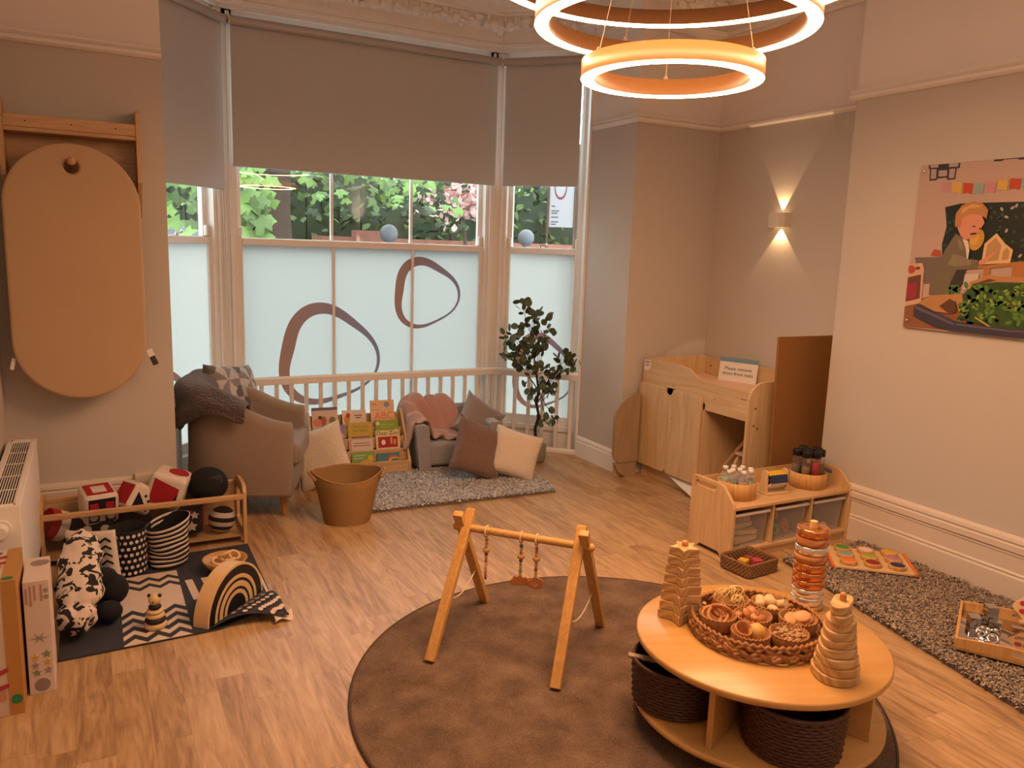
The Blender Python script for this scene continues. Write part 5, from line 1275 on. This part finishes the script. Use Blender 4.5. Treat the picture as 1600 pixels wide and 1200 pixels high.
for x, y, z in ((.0, 0, .055), (.03, .02, .05), (-.03, -.02, .045), (.02, -.035, .04), (-.02, .035, .042), (0, -.04, .015)): mb = MB(); mb.sphere((x, y, z), .0105, 14, 9); mb.build('ball', m_chrome, cf)
cs = tag(MB().sphere((0, 0, .03), .03, 24, 16).build('metal_ball', m_chrome), 'shiny metal ball at the right edge of the mirror tray', 'ball'); onmirror(cs, .02, -.13, .0003)
bf = thing('wooden_toy', 'wooden toy with red petal shapes leaning on the far side of the mirror tray', 'toy'); onmirror(bf, -.01, .185, .03)
mb = MB(); mb.M = RX(70); mb.plate([[(.055*cos(q*.25)*(1+.12*cos(4*q*.25)), .055+.055*sin(q*.25)*(1+.12*cos(4*q*.25))) for q in range(25)]], .014, .003); mb.build('body', m_pale, bf)
for k in range(4): mb = MB(); a = pi/4+k*pi/2; mb.M = RX(70) @ T(.026*cos(a), .055+.026*sin(a), .0078); mb.prism([(.016*cos(q*.4), .012*sin(q*.4)) for q in range(16)], -.001, .0012); mb.build('red_petal', ink('#a82434'), bf)
mb = MB(); mb.cyl((-.03, -.06, .011), (.04, -.05, .011), .01, n=14); mb.build('handle', m_pale, bf)
# scrap on the floor
mb = MB(); mb.grid(lambda a, b: (-.012+.024*a, -.008+.016*b, .002+.008*sin(a*7)*sin(b*5)**2), 6, 5, smooth=False)
tag(mb.build('plastic_scrap', clear('scrap_plastic', '#ffffff', .35, .05)), 'tiny scrap of clear plastic on the floor right of the round table', 'scrap', loc=(2.86, 2.13, .0015))

# ------------------------------------------------------------------ picture on the right wall
pc = thing('wall_picture', 'large photo print of a toddler in a playroom fixed to the right wall', 'picture', (4.1, 2.932, 0))
PW, PH = 1.2, .89; ZT = 2.228
mb = MB(); mb.box(-.022, -.004, -PW, 0, ZT-PH, ZT); mb.build('panel', mat('print_background', '#b59c90', .35, .05, 1.5), pc, bevel=.001)
def pic(x, y):
    xl = 170-115*(y-75)/1005; s = (x-xl)/(800-xl); yt = 75-45*s; yb = 1080+80*s
    return -.60*s, ZT-PH*(y-yt)/(yb-yt)
LAY = [0]
def art(name, col, polys, m=None):
    LAY[0] += 1; mb = MB(); xx = -.0222-.00025*LAY[0]
    for p in polys:
        q = [pic(*c) for c in p]; q = [(min(-.001, max(-PW+.001, a)), min(ZT-.001, max(ZT-PH+.001, b))) for a, b in q]
        ar = sum(q[i][0]*q[(i+1) % len(q)][1]-q[(i+1) % len(q)][0]*q[i][1] for i in range(len(q)))
        if ar > 0: q = q[::-1]
        mb.poly([(xx, a, b) for a, b in q])
    mb.build(name, m or MATS.get('pr_'+col) or mat('pr_'+col, col, .4, .05, 8), pc)
def ell(cx, cy, rx, ry, a=0, n=22): return [(cx+rx*cos(t*2*pi/n)*cos(a)-ry*sin(t*2*pi/n)*sin(a), cy+rx*cos(t*2*pi/n)*sin(a)+ry*sin(t*2*pi/n)*cos(a)) for t in range(n)]
rn = random.Random(9)
art('print_floor', '#8a5a38', [[(60, 940), (260, 880), (700, 900), (1400, 900), (1400, 1180), (60, 1100)]])
art('print_ivy_wall', '#1c241c', [[(330, 330), (420, 310), (600, 305), (1400, 300), (1400, 700), (330, 690), (320, 560), (345, 450)]])
art('print_ivy_leaves', '#37473a', [ell(rn.uniform(330, 1380), rn.uniform(320, 680), 13, 9, rn.uniform(0, 3), 7) for _ in range(190)])
art('print_ivy_lights', '#a89c90', [ell(rn.uniform(600, 1380), rn.uniform(320, 640), 14, 8, rn.uniform(0, 3), 7) for _ in range(26)])
art('print_sofa', '#6f625a', [[(140, 640), (320, 640), (330, 800), (210, 810), (150, 700)]])
art('print_frames', '#3a2f33', [[(222, 70), (410, 62), (408, 92), (390, 95), (385, 160), (335, 165), (335, 150), (275, 155), (272, 165), (226, 168), (228, 98), (220, 95)], [(596, 45), (770, 32), (772, 46), (730, 50), (720, 42), (650, 46), (640, 55), (598, 56)]])
art('print_photos', '#a8989a', [[(236, 98), (270, 97), (268, 155), (234, 158)], [(283, 106), (335, 104), (334, 140), (282, 143)], [(348, 97), (382, 95), (378, 152), (346, 154)], [(232, 72), (280, 70), (280, 88), (232, 90)], [(345, 66), (400, 63), (398, 84), (345, 86)]])
for i, c in enumerate(('#b98c94', '#c9a452', '#b8442c', '#8aa09c', '#bd8490', '#c9a452', '#b8442c', '#8aa09c', '#bd8490', '#c9a452', '#b8442c', '#8aa09c')):
    x0 = 305+65*i; y0 = 168+2.6*i*(1 if i < 4 else 0)+(10 if 2 <= i < 5 else 6)-(max(0, i-4)*7)
    art('print_bunting', c, [[(x0, y0), (x0+58, y0+4), (x0+52, y0+72), (x0+27, y0+60), (x0-2, y0+68)]])
art('print_shelf', '#c9a084', [[(100, 680), (195, 676), (210, 710), (195, 930), (75, 950)]])
art('print_shelf_gap', '#6a3c2c', [[(96, 765), (190, 748), (185, 900), (80, 920)], [(150, 700), (180, 698), (180, 715), (150, 718)]])
art('print_red_pot', '#9a2c2c', [[(95, 810), (160, 798), (155, 895), (88, 905)]])
art('print_orange_pot', '#a8502c', [ell(120, 715, 28, 26), [(250, 630), (275, 590), (315, 600), (320, 636)]])
art('print_hat', '#b8903c', [ell(540, 535, 44, 68, .25)])
art('print_hat_band', '#c9a04c', [ell(528, 530, 26, 40, .25)])
art('print_table', '#a8703c', [[(560, 700), (800, 672), (1400, 660), (1400, 780), (770, 780), (765, 700), (640, 712), (635, 775), (600, 775), (598, 712), (565, 715)]])
art('print_toy_house', '#d2b184', [[(582, 690), (590, 560), (655, 495), (710, 560), (760, 600), (752, 680)]])
art('print_house_room', '#b08a5c', [[(600, 672), (606, 570), (652, 522), (690, 570), (682, 664)], [(700, 664), (702, 610), (722, 582), (742, 612), (738, 660)]])
art('print_white_box', '#c4b4a8', [[(480, 750), (575, 745), (570, 830), (480, 850)]])
art('print_trousers', '#3a322e', [[(380, 720), (490, 715), (480, 800), (455, 835), (390, 880)]])
art('print_jumper', '#6f6350', [[(410, 495), (455, 520), (492, 590), (500, 655), (560, 660), (562, 716), (430, 722), (395, 800), (385, 880), (250, 875), (255, 800), (300, 700), (345, 600)]])
art('print_jumper_fold', '#857860', [[(400, 620), (470, 640), (520, 668), (520, 690), (430, 700), (370, 690)], [(420, 520), (450, 545), (470, 600), (440, 590)]])
art('print_shirt', '#d8c8bc', [[(455, 528), (490, 540), (503, 600), (498, 655), (490, 650), (480, 590)]])
art('print_face', '#c98a70', [[(425, 400), (470, 370), (560, 380), (580, 430), (560, 470), (545, 500), (500, 530), (470, 535), (440, 505), (420, 460)], [(565, 668), (600, 650), (650, 612), (662, 622), (630, 655), (595, 690), (567, 692)]])
art('print_hair', '#b07f4c', [[(402, 450), (405, 370), (440, 320), (500, 298), (560, 310), (595, 350), (590, 405), (560, 385), (500, 372), (455, 395), (445, 410), (425, 410), (415, 455)]])
art('print_hair_shine', '#c99a64', [[(440, 345), (500, 312), (560, 325), (540, 335), (480, 340), (440, 375)]])
art('print_ear', '#b8745c', [ell(432, 432, 14, 26, .1)])
art('print_eye', '#3a201c', [ell(520, 452, 12, 4, .15, 10), ell(520, 497, 22, 6, -.1, 12), ell(556, 465, 4, 8, 0, 8)])
art('print_log', '#b08050', [[(180, 930), (260, 880), (420, 875), (500, 870), (510, 960), (470, 990), (440, 920), (380, 925), (420, 1000), (300, 985)], [(520, 800), (640, 755), (700, 765), (1400, 790), (1400, 900), (520, 860)]])
art('print_log_shade', '#5c3a24', [[(330, 950), (400, 905), (440, 925), (450, 990), (400, 1000)], [(540, 815), (640, 780), (690, 790), (640, 800)]])
art('print_herbs_back', '#37501f', [[(480, 880), (560, 810), (700, 800), (1400, 820), (1400, 1130), (700, 1090), (470, 1030), (500, 960)]])
art('print_leaf_dark', '#2c4420', [ell(rn.uniform(480, 1380), rn.uniform(830, 1080), 26, 14, rn.uniform(0, 3), 8) for _ in range(110)])
art('print_leaf_mid', '#557a30', [ell(rn.uniform(470, 1380), rn.uniform(810, 1060), 24, 13, rn.uniform(0, 3), 8) for _ in range(120)]+[ell(430+rn.uniform(-40, 40), 840+rn.uniform(-28, 28), 20, 11, rn.uniform(0, 3), 8) for _ in range(9)])
art('print_leaf_light', '#7f9a40', [ell(rn.uniform(480, 1380), rn.uniform(810, 1040), 17, 9, rn.uniform(0, 3), 7) for _ in range(70)])
art('print_stem', '#b8a04c', [[(580, 1020), (690, 1085), (680, 1090), (572, 1026)]])
art('print_trough', '#3f3a48', [[(150, 960), (175, 935), (300, 985), (440, 1045), (560, 1070), (800, 1095), (1400, 1120), (1400, 1200), (800, 1150), (430, 1112), (300, 1080), (148, 1012)]])
art('print_trough_rim', '#5f586a', [[(165, 948), (300, 1000), (440, 1062), (440, 1075), (300, 1020), (160, 965)], [(460, 1062), (800, 1105), (1400, 1130), (1400, 1140), (800, 1115), (455, 1075)]])
for y, z in ((-.028, ZT-.035), (-.028, ZT-PH+.04)): mb = MB(); mb.sphere((-.031, y, z), .009, 14, 8, (.5, 1, 1)); mb.build('fixing_stud', m_chrome, pc)

# ------------------------------------------------------------------ round rug and play gym
def carpet():
    m, nt, b = node_mat('brown_carpet'); L = nt.links.new
    tc = N(nt, 'ShaderNodeTexCoord'); a = N(nt, 'ShaderNodeTexNoise'); a.inputs['Scale'].default_value = 300; a.inputs['Detail'].default_value = 2
    c = N(nt, 'ShaderNodeTexNoise'); c.inputs['Scale'].default_value = 7; c.inputs['Detail'].default_value = 3
    L(tc.outputs['Object'], a.inputs[0]); L(tc.outputs['Object'], c.inputs[0])
    ad = N(nt, 'ShaderNodeMath', operation='MULTIPLY_ADD'); ad.inputs[1].default_value = .55; L(a.outputs[0], ad.inputs[0])
    mu = N(nt, 'ShaderNodeMath', operation='MULTIPLY'); mu.inputs[1].default_value = .45; L(c.outputs[0], mu.inputs[0]); L(mu.outputs[0], ad.inputs[2])
    cr = N(nt, 'ShaderNodeValToRGB'); e = cr.color_ramp.elements; e[0].position = .36; e[0].color = lin('#4c3b2f'); e[1].position = .62; e[1].color = lin('#7f6754')
    L(ad.outputs[0], cr.inputs[0]); L(cr.outputs[0], b.inputs['Base Color']); b.inputs['Roughness'].default_value = .95; b.inputs['Specular IOR Level'].default_value = .1
    bp = N(nt, 'ShaderNodeBump'); bp.inputs['Strength'].default_value = .6; bp.inputs['Distance'].default_value = .006; L(a.outputs[0], bp.inputs['Height']); L(bp.outputs[0], b.inputs['Normal']); return m
rr_ = thing('round_rug', 'large round brown short pile rug under the play gym and table', 'rug', (1.764, 2.361, 0))
mb = MB(); mb.lathe([(0, .012), (1.02, .012), (1.026, .010)], 96, smooth=False); mb.build('pile', carpet(), rr_)
mb = MB(); mb.torus((0, 0, .007), 1.028, .0065, n=120, m=8); mb.build('bound_edge', mat('rug_binding', '#4a3828', .9, .1, 40), rr_)

gy = thing('play_gym', 'wooden baby play gym with two A shaped ends standing on the round rug', 'play gym', (0, 0, 0))
m_gym = wood('gym_beech', '#cfa060', '#ba8848', 'z', 30, .4)
zf = .0135
FL, BL = Vector((1.157, 2.80, zf)), Vector((1.615, 3.224, zf)); FR, BR = Vector((1.524, 2.405, zf)), Vector((1.992, 2.783, zf))
axd = ((FR+BR)/2-(FL+BL)/2).normalized()
cL = (FL+BL)/2+axd*.012; cR = (FR+BR)/2-axd*.012
for F, B, c, s_ in ((FL, BL, cL, 1), (FR, BR, cR, -1)):
    apex = Vector((c.x, c.y, .505))
    for P, o_ in ((F, .014*s_), (B, -.014*s_)):
        p0 = P+axd*o_*.0+Vector((0, 0, .003)); ap = apex+axd*o_; d = (ap-p0).normalized(); top = ap+d*.075
        mb = MB(); mb.bar(p0, top, .031, .042, up=axd); mb.build('leg', m_gym, gy, bevel=.004)
    m0 = F.lerp(apex, .45); m1 = B.lerp(apex, .45)
    mb = MB(); mid = (m0+m1)/2; pts = [m0.lerp(m1, k/12)-Vector((0, 0, .05*sin(pi*k/12))) for k in range(13)]
    mb.tube([m0-(m1-m0)*.08-Vector((0, 0, .03))]+pts+[m1+(m1-m0)*.08-Vector((0, 0, .04))], .0035, 6); mb.build('cord', mat('cotton_cord', '#d8c4a4', .8, .05, 20) if 'cotton_cord' not in MATS else MATS['cotton_cord'], gy)
bz = .495; bL = Vector((cL.x, cL.y, bz))-axd*.035; bR = Vector((cR.x, cR.y, bz))+axd*.035
mb = MB(); mb.cyl(bL, bR, .0165, n=20); mb.build('cross_bar', wood('gym_bar', '#cfa060', '#ba8848', 'x', 30, .4), gy)
for p in (bL, bR): mb = MB(); mb.sphere(p, .019, 14, 10); mb.build('end_knob', m_gym, gy)
bd_ = [mat(f'bead_{i}', c, .5, .04, 10) for i, c in enumerate(('#cf9a5c', '#a8442c', '#5a6a6c', '#8a9a7a', '#c9a040', '#b87848'))]
seqs = [[5, 0, 0, 'd', 1, 0, 5, 0], [2, 0, 5, 'd', 2, 0, 0, 3, 0], [5, 5, 0, 'd', 0, 0, 1, 4, 0]]
for i, (fr_, lab) in enumerate(((.235, 'hanging toy with red beads and a wooden moon, nearest the left legs'), (.50, 'middle hanging toy with grey beads and a wooden cloud on the play gym'), (.615, 'right hanging toy with a yellow bead and a wooden ring shape'))):
    c = bL.lerp(bR, fr_); t = thing('hanging_toy', lab, 'toy', c, group='hanging toys on the play gym')
    az = math.atan2(axd.y, axd.x)
    mb = MB(); mb.torus((0, 0, -.004), .0235, .0045, RZ(math.degrees(az)) @ RY(90), 24, 8); mb.build('wooden_ring', m_pale, t)
    z = -.034
    for q in seqs[i]:
        if q == 'd': mb = MB(); mb.M = T(0, 0, z-.009); mb.lathe([(0, .008), (.014, .008), (.017, .003), (.017, -.003), (.014, -.008), (0, -.008)], 18); mb.build('flat_bead', bd_[0], t); z -= .019
        else: r = .0085 if q in (1, 2, 3, 4) else .0075; mb = MB(); mb.sphere((0, 0, z-r), r, 12, 8); mb.build('bead', bd_[q], t); z -= 2*r
    mb = MB(); mb.cyl((0, 0, -.028), (0, 0, z), .0015, n=6); mb.build('string', m_white, t)
    M = T(0, 0, z-.022) @ RZ(-30 if i else 60) @ RX(90)
    mb = MB(); mb.M = M
    if i == 0: o = [[(.03*cos(RD(a)), .04*sin(RD(a))) for a in range(60, 301, 12)]+[(.012+.016*cos(RD(a)), .034*sin(RD(a))) for a in range(285, 75, -14)]]
    elif i == 1: o = [[(-.04, -.02), (.04, -.02), (.046, -.005), (.036, .008), (.022, .02), (.012, .016), (0, .026), (-.014, .018), (-.024, .024), (-.034, .01), (-.044, .0)]]
    else: o = [[(.034*cos(q*.25)*(1+.08*sin(5*q*.25)), .026*sin(q*.25)) for q in range(25)], [(.012*cos(q*.5), .01*sin(q*.5)) for q in range(12)]]
    mb.plate(o, .01, .002); mb.build('wooden_shape', mat('shape_wood', '#b8743c', .5, .06, 20) if 'shape_wood' not in MATS else MATS['shape_wood'], t)

# ------------------------------------------------------------------ round table
TX, TY, TZ = 2.08, 1.92, .352
m_ttop = wood('table_maple', '#c99a5c', '#bb8a4c', 'x', 10, .28, .1)
tb = thing('round_table', 'round maple play table with a lower shelf on castors', 'table', (TX, TY, 0), (0, 0, -21))
for nm, z0, z1, r in (('table_top', .326, TZ, .442), ('lower_shelf', .085, .107, .442)):
    mb = MB(); mb.lathe([(0, z0), (r-.006, z0), (r, z0+.005), (r, z1-.005), (r-.006, z1), (0, z1)], 96); mb.build(nm, m_ttop, tb)
for k in range(4):
    mb = MB(); mb.M = RZ(90*k+45); mb.box(.0 if k % 2 == 0 else .011, .40, -.011, .011, .107, .326); mb.build('divider', m_ttop, tb, bevel=.003)
for k in range(4):
    a = RD(90*k+10); x, y = .36*cos(a), .36*sin(a)
    mb = MB(); mb.cyl((x, y, .085), (x, y, .065), .012, n=10); mb.box(x-.012, x+.012, y-.02, y+.02, .05, .068); mb.cyl((x-.016, y, .0415), (x+.016, y, .0415), .027, n=20); mb.build('castor', m_black, tb)
    mb = MB(); mb.sphere((.40*cos(a), .40*sin(a), .107), .007, 10, 6); mb.build('bolt_head', m_chrome, tb)
def wicker_round(t, r, h, m, rows, fl=.06, ry=1):
    mb = MB(); mb.disc((0, 0, .004), r*.95, 32); mb.build('base', m, t, solid=.004)
    mb = MB(); n = 56
    for j in range(rows):
        q = (j+.5)/rows; pts = []
        for i in range(n):
            a = 2*pi*i/n; rr = r*(.95+fl*q)+.0032*(1 if (i+j) % 2 else -1); pts.append((rr*cos(a), rr*sin(a)*ry, .005+(h-.01)*q))
        mb.tube(pts, h/rows*.56, 5, closed=True)
    rr = r*(.95+fl); pts = [(rr*cos(2*pi*i/n), rr*sin(2*pi*i/n)*ry, h-.004) for i in range(n)]; mb.tube(pts, .008, 6, closed=True)
    mb.build('woven_sides', m, t)
b1_ = thing('wicker_basket', 'dark round wicker basket of wooden sticks under the left side of the table', 'basket', (1.80, 2.03, .1085))
wicker_round(b1_, .155, .168, m_wickd, 13)
b2_ = thing('wicker_basket', 'dark round wicker basket under the right front of the table', 'basket', (1.985, 1.66, .1085))
wicker_round(b2_, .16, .18, m_wickd, 14)
for k, (dx, dy, an, lab) in enumerate(((-.05, .03, 38, 'leftmost flat wooden stick in the dark basket under the table'), (-.02, -.01, 34, 'second flat wooden stick from the left in the dark basket'), (.02, -.03, 42, 'flat wooden stick nearest the table leg in the dark basket'))):
    mb = MB(); mb.box(-.105, .105, -.012, .012, -.004, .004)
    tag(mb.build('wooden_stick', mat('stick_wood', '#9a8468', .5, .05, 20) if 'stick_wood' not in MATS else MATS['stick_wood'], bevel=.001), lab, 'stick', 'wooden sticks in the dark basket', loc=(1.775+dx, 2.02+dy, .268+.006*k), rot=(4, 6, -an))

# stackers on the table
def star_pts(r, n=6, q=.62, ph=0): return [((r if k % 2 == 0 else r*q)*cos(ph+pi*k/n), (r if k % 2 == 0 else r*q)*sin(ph+pi*k/n)) for k in range(2*n)]
s1 = thing('star_stacker', 'tall pine stacker of star shaped pieces at the left of the table', 'toy', (1.905, 2.155, TZ+.0005))
h = .283/8
for k in range(8):
    r = .086-.0040*k; mb = MB(); mb.M = T(0, 0, h*(k+.5)) @ RZ(228+2*sin(k*2.3)); mb.plate([star_pts(r, 5, .56)], h-.0006, .0038); mb.build('star_piece', m_pine, s1)
mb = MB(); mb.cyl((0, 0, .26), (0, 0, .293), .0125, n=16); mb.sphere((0, 0, .293), .0125, 14, 8); mb.build('peg', m_tanwd, s1)
s2 = thing('pebble_stacker', 'tall pine stacker of smooth cloud shaped pieces at the right front of the table', 'toy', (2.105, 1.612, TZ+.0005))
h = .262/9
for k in range(9):
    r = .082-.0044*k; o = [((r*(1+.10*cos(2*t+k*.25)+.05*cos(3*t-k*.4)))*cos(t), (r*(.92+.06*sin(2*t+k*.3)))*sin(t)) for t in [2*pi*i/48 for i in range(48)]]
    if k >= 7: o = [(x*1.12*(1+.25*abs(cos(math.atan2(y, x)))), y*(.72+.3*abs(cos(math.atan2(y, x)))**2)) for x, y in o]
    mb = MB(); mb.M = T(.002*sin(k*2.1), .002*cos(k*1.7), h*(k+.5)) @ RZ(9*sin(k*1.3)+40); mb.plate([o], h-.0006, .004); mb.build('rounded_piece', m_pine, s2)
mb = MB(); mb.cyl((0, 0, .255), (0, 0, .279), .011, n=16); mb.sphere((0, 0, .279), .011, 14, 8); mb.build('peg', m_tanwd, s2)
s3 = thing('glass_ring_stacker', 'stacker of clear, amber and wooden rings on a peg at the back of the table', 'toy', (2.435, 2.03, TZ+.0005))
m_ring1 = ringwood('cedar_rings', '#c98a50', '#a8683a', 20)
def acrylic(name, c, tint):
    m = bpy.data.materials.new(name); m.use_nodes = True; nt = m.node_tree; b = nt.nodes['Principled BSDF']; MATS[name] = m
    b.inputs['Base Color'].default_value = lin(c); b.inputs['Metallic'].default_value = tint; b.inputs['Roughness'].default_value = .06
    b.inputs['Transmission Weight'].default_value = 1-tint; b.inputs['IOR'].default_value = 1.45; return m
m_ac = acrylic('clear_acrylic', '#f2ece6', .7); m_am = acrylic('amber_acrylic', '#dc9458', .75)
mb = MB(); mb.lathe([(0, 0), (.062, 0), (.064, .004), (.064, .014), (.062, .017), (0, .017)], 40); mb.build('base', m_bam, s3)
hs = .308/9; z = .018
for k, m in enumerate((m_ac, m_ac, m_am, m_am, m_am, m_ring1, m_ac, m_ring1, m_am)):
    mb = MB(); r = .0615; mb.lathe([(.016, 0), (r-.004, 0), (r, .004), (r, hs-.006), (r-.004, hs-.002), (.016, hs-.002)], 40, (0, 0, z), closed=True); mb.build('ring', m, s3); z += hs
mb = MB(); mb.cyl((0, 0, .017), (0, 0, z+.022), .0145, n=18); mb.build('peg', m_pale, s3)
# woven tray with baskets
TRX, TRY = 2.085, 1.945
wt = thing('woven_tray', 'large round woven hyacinth tray in the middle of the table', 'tray', (TRX, TRY, TZ+.0005))
R_ = .232
mb = MB(); mb.disc((0, 0, .005), R_-.006, 48); mb.build('base', m_weave, wt, solid=.006)
mb = MB(); rn = random.Random(13); n = 46
for lay in range(3):
    for i in range(n):
        a = 2*pi*(i+.5*(lay % 2))/n; r = R_+.004*(lay == 1); z = .012+.017*lay
        p = Vector((r*cos(a), r*sin(a), z)); e1 = Vector((-sin(a), cos(a), 0))
        tilt = 1 if (i+lay) % 2 else -1
        mb.tube([p-e1*.016-Vector((0, 0, .008*tilt)), p+Vector((cos(a), sin(a), 0))*.006, p+e1*.016+Vector((0, 0, .008*tilt))], [.0055, .0085, .0055], 6, flat=.75)
for i in range(60):
    a = 2*pi*i/60; p = Vector((R_*1.0*cos(a), R_*sin(a), .056)); e1 = Vector((-sin(a), cos(a), 0)); mb.tube([p-e1*.014-Vector((0, 0, .004)), p+Vector((0, 0, .003+rn.uniform(0, .003))), p+e1*.014-Vector((0, 0, .004))], [.005, .0075, .005], 6)
mb.build('woven_rim', m_weave, wt)
def sbasket(x, y, r, label):
    t = thing('woven_basket', label, 'basket', (TRX+x, TRY+y, TZ+.009), (0, 0, rn.uniform(0, 90)), 'small woven baskets in the tray')
    mb = MB(); mb.lathe([(0, .004), (r*.86, .004), (r*.93, .02), (r, .052), (r-.004, .056), (r-.009, .052), (r*.82, .012), (0, .010)], 40, fr=lambda a: 1+.02*sin(19*a)); mb.build('body', m_weave, t)
    mb = MB()
    for i in range(28):
        a = 2*pi*i/28; p = Vector(((r-.003)*cos(a), (r-.003)*sin(a), .055)); e1 = Vector((-sin(a), cos(a), 0)); mb.tube([p-e1*.009-Vector((0, 0, .003)), p+Vector((0, 0, .003)), p+e1*.009-Vector((0, 0, .003))], [.0028, .0045, .0028], 5)
    mb.build('braided_edge', m_weave, t)
B = {'rings': (-.125, .07), 'twig': (.012, .148), 'eggs': (.125, .062), 'spool': (-.012, .01), 'ovals': (.125, -.075), 'ball': (-.115, -.085), 'shell': (.005, -.145)}
BL_ = {'rings': 'small woven basket of wooden bangles at the left of the tray', 'twig': 'small woven basket of twig balls at the back of the tray', 'eggs': 'small woven basket of wooden eggs at the right back of the tray', 'spool': 'small woven basket of wooden spools in the tray middle', 'ovals': 'small woven basket of flat wooden ovals at the right of the tray', 'ball': 'small woven basket holding a ball and cup at the tray front', 'shell': 'small woven basket of shells at the right front of the tray'}
for k, (x, y) in B.items(): sbasket(x, y, .068, BL_[k])
def inb(o, key, dx, dy, z, rot, lab, cat, grp):
    return tag(o, lab, cat, grp, loc=(TRX+B[key][0]+dx, TRY+B[key][1]+dy, TZ+z), rot=rot)
m_ban = mat('bangle_wood', '#b87a48', .4, .1, 20)
for k, (dx, dy, rx, ry_, lab) in enumerate(((-.02, .01, 30, -25, 'leftmost wooden bangle leaning in its basket'), (-.004, -.004, 25, -30, 'middle wooden bangle leaning in its basket'), (.02, .006, -30, 55, 'steeply tilted wooden bangle at the right of its basket'))):
    inb(MB().torus((0, 0, 0), .034, .007, n=30, m=8).build('bangle', m_ban), 'rings', dx, dy, .058+.005*k, (rx, ry_, 0), lab, 'ring', 'wooden bangles')
m_twig = mat('twig', '#d8b878', .7, .15, 30)
for k, (dx, dy, z, r, lab) in enumerate(((-.03, .012, .075, .033, 'left twig ball in the back basket'), (.032, .01, .075, .033, 'right twig ball in the back basket'), (.004, -.032, .066, .026, 'small front twig ball in the back basket'))):
    mb = MB()
    for i in range(15): mb.torus((0, 0, 0), r*rn.uniform(.9, 1), .0016, Euler((rn.uniform(0, 3), rn.uniform(0, 3), 0)).to_matrix().to_4x4(), 22, 4)
    inb(mb.build('twig_ball', m_twig), 'twig', dx, dy, z, (0, 0, 0), lab, 'ball', 'twig balls')
for k, (dx, dy, z, rz, lab) in enumerate(((-.035, .015, .062, 20, 'wooden egg at the left of the back right basket'), (.0, .0, .068, -30, 'wooden egg in the middle of the back right basket'), (-.012, .038, .062, 50, 'wooden egg at the back of the back right basket'), (.028, .03, .06, 10, 'wooden egg at the far right of the back right basket'), (-.02, -.035, .054, 80, 'wooden egg at the front of the back right basket'))):
    mb = MB(); mb.sphere((0, 0, 0), .019, 18, 12, (1.4, 1, 1)); inb(mb.build('wooden_egg', m_pale), 'eggs', dx, dy, z, (0, 10, rz), lab, 'egg', 'wooden eggs')
mb = MB(); mb.cyl((0, 0, -.022), (0, 0, .022), .018, n=20); inb(mb.build('wooden_cylinder', m_pale, bevel=.002), 'eggs', .035, -.025, .060, (60, 30, 0), 'short wooden cylinder lying with the wooden eggs', 'block', None)
for k, (dx, dy, z, rx, ry_, lab) in enumerate(((-.028, .02, .062, 50, 20, 'wooden spool at the left of the middle basket'), (.015, .02, .06, 20, -50, 'wooden spool at the back of the middle basket'), (.0, -.025, .058, 75, 10, 'wooden spool at the front of the middle basket'))):
    mb = MB(); mb.lathe([(0, -.022), (.02, -.022), (.02, -.017), (.0105, -.01), (.0105, .01), (.02, .017), (.02, .022), (0, .022)], 22); inb(mb.build('spool', m_ban), 'spool', dx, dy, z, (rx, ry_, 0), lab, 'spool', 'wooden spools')
for k, (dx, dy, z, rx, rz, lab) in enumerate(((-.02, .012, .062, 18, 20, 'large flat wooden oval at the back of the right basket'), (.008, -.008, .072, 28, -30, 'flat wooden oval on top of the right basket'), (.034, -.005, .058, -15, 60, 'flat wooden oval at the right side of the right basket'))):
    mb = MB(); mb.sphere((0, 0, 0), .034, 24, 12, (1, .72, .22)); inb(mb.build('wooden_oval', mat('oval_wood', '#c99060', .5, .06, 20) if 'oval_wood' not in MATS else MATS['oval_wood']), 'ovals', dx, dy, z, (rx, -12, rz), lab, 'oval', 'flat wooden ovals')
inb(MB().sphere((0, 0, 0), .031, 24, 16).build('wooden_ball', mat('ball_wood', '#d0a050', .45, .04, 10)), 'ball', .014, -.012, .066, (0, 0, 0), 'smooth yellow wooden ball in the front basket', 'ball', None)
mb = MB(); mb.lathe([(0, 0), (.022, 0), (.03, .02), (.03, .05), (.026, .05), (.026, .02), (0, .006)], 28); inb(mb.build('wooden_cup', m_ban), 'ball', -.026, .022, .044, (28, -12, 0), 'small wooden cup tilted behind the yellow ball', 'cup', None)
mb = MB(); rs = random.Random(3)
for i in range(60):
    a = rs.uniform(0, 6.28); r = .05*sqrt(rs.random()); mb.sphere((r*cos(a), r*sin(a), rs.uniform(.0, .014)*(1-r*9)), rs.uniform(.006, .010), 7, 5, (1.2, .8, .55))
o = inb(mb.build('shells', mat('shell_brown', '#a8845c', .35, .35, 60)), 'shell', 0, 0, .055, (0, 0, 0), 'heap of small brown and cream shells in the right front basket', 'shells', None); o['kind'] = 'stuff'
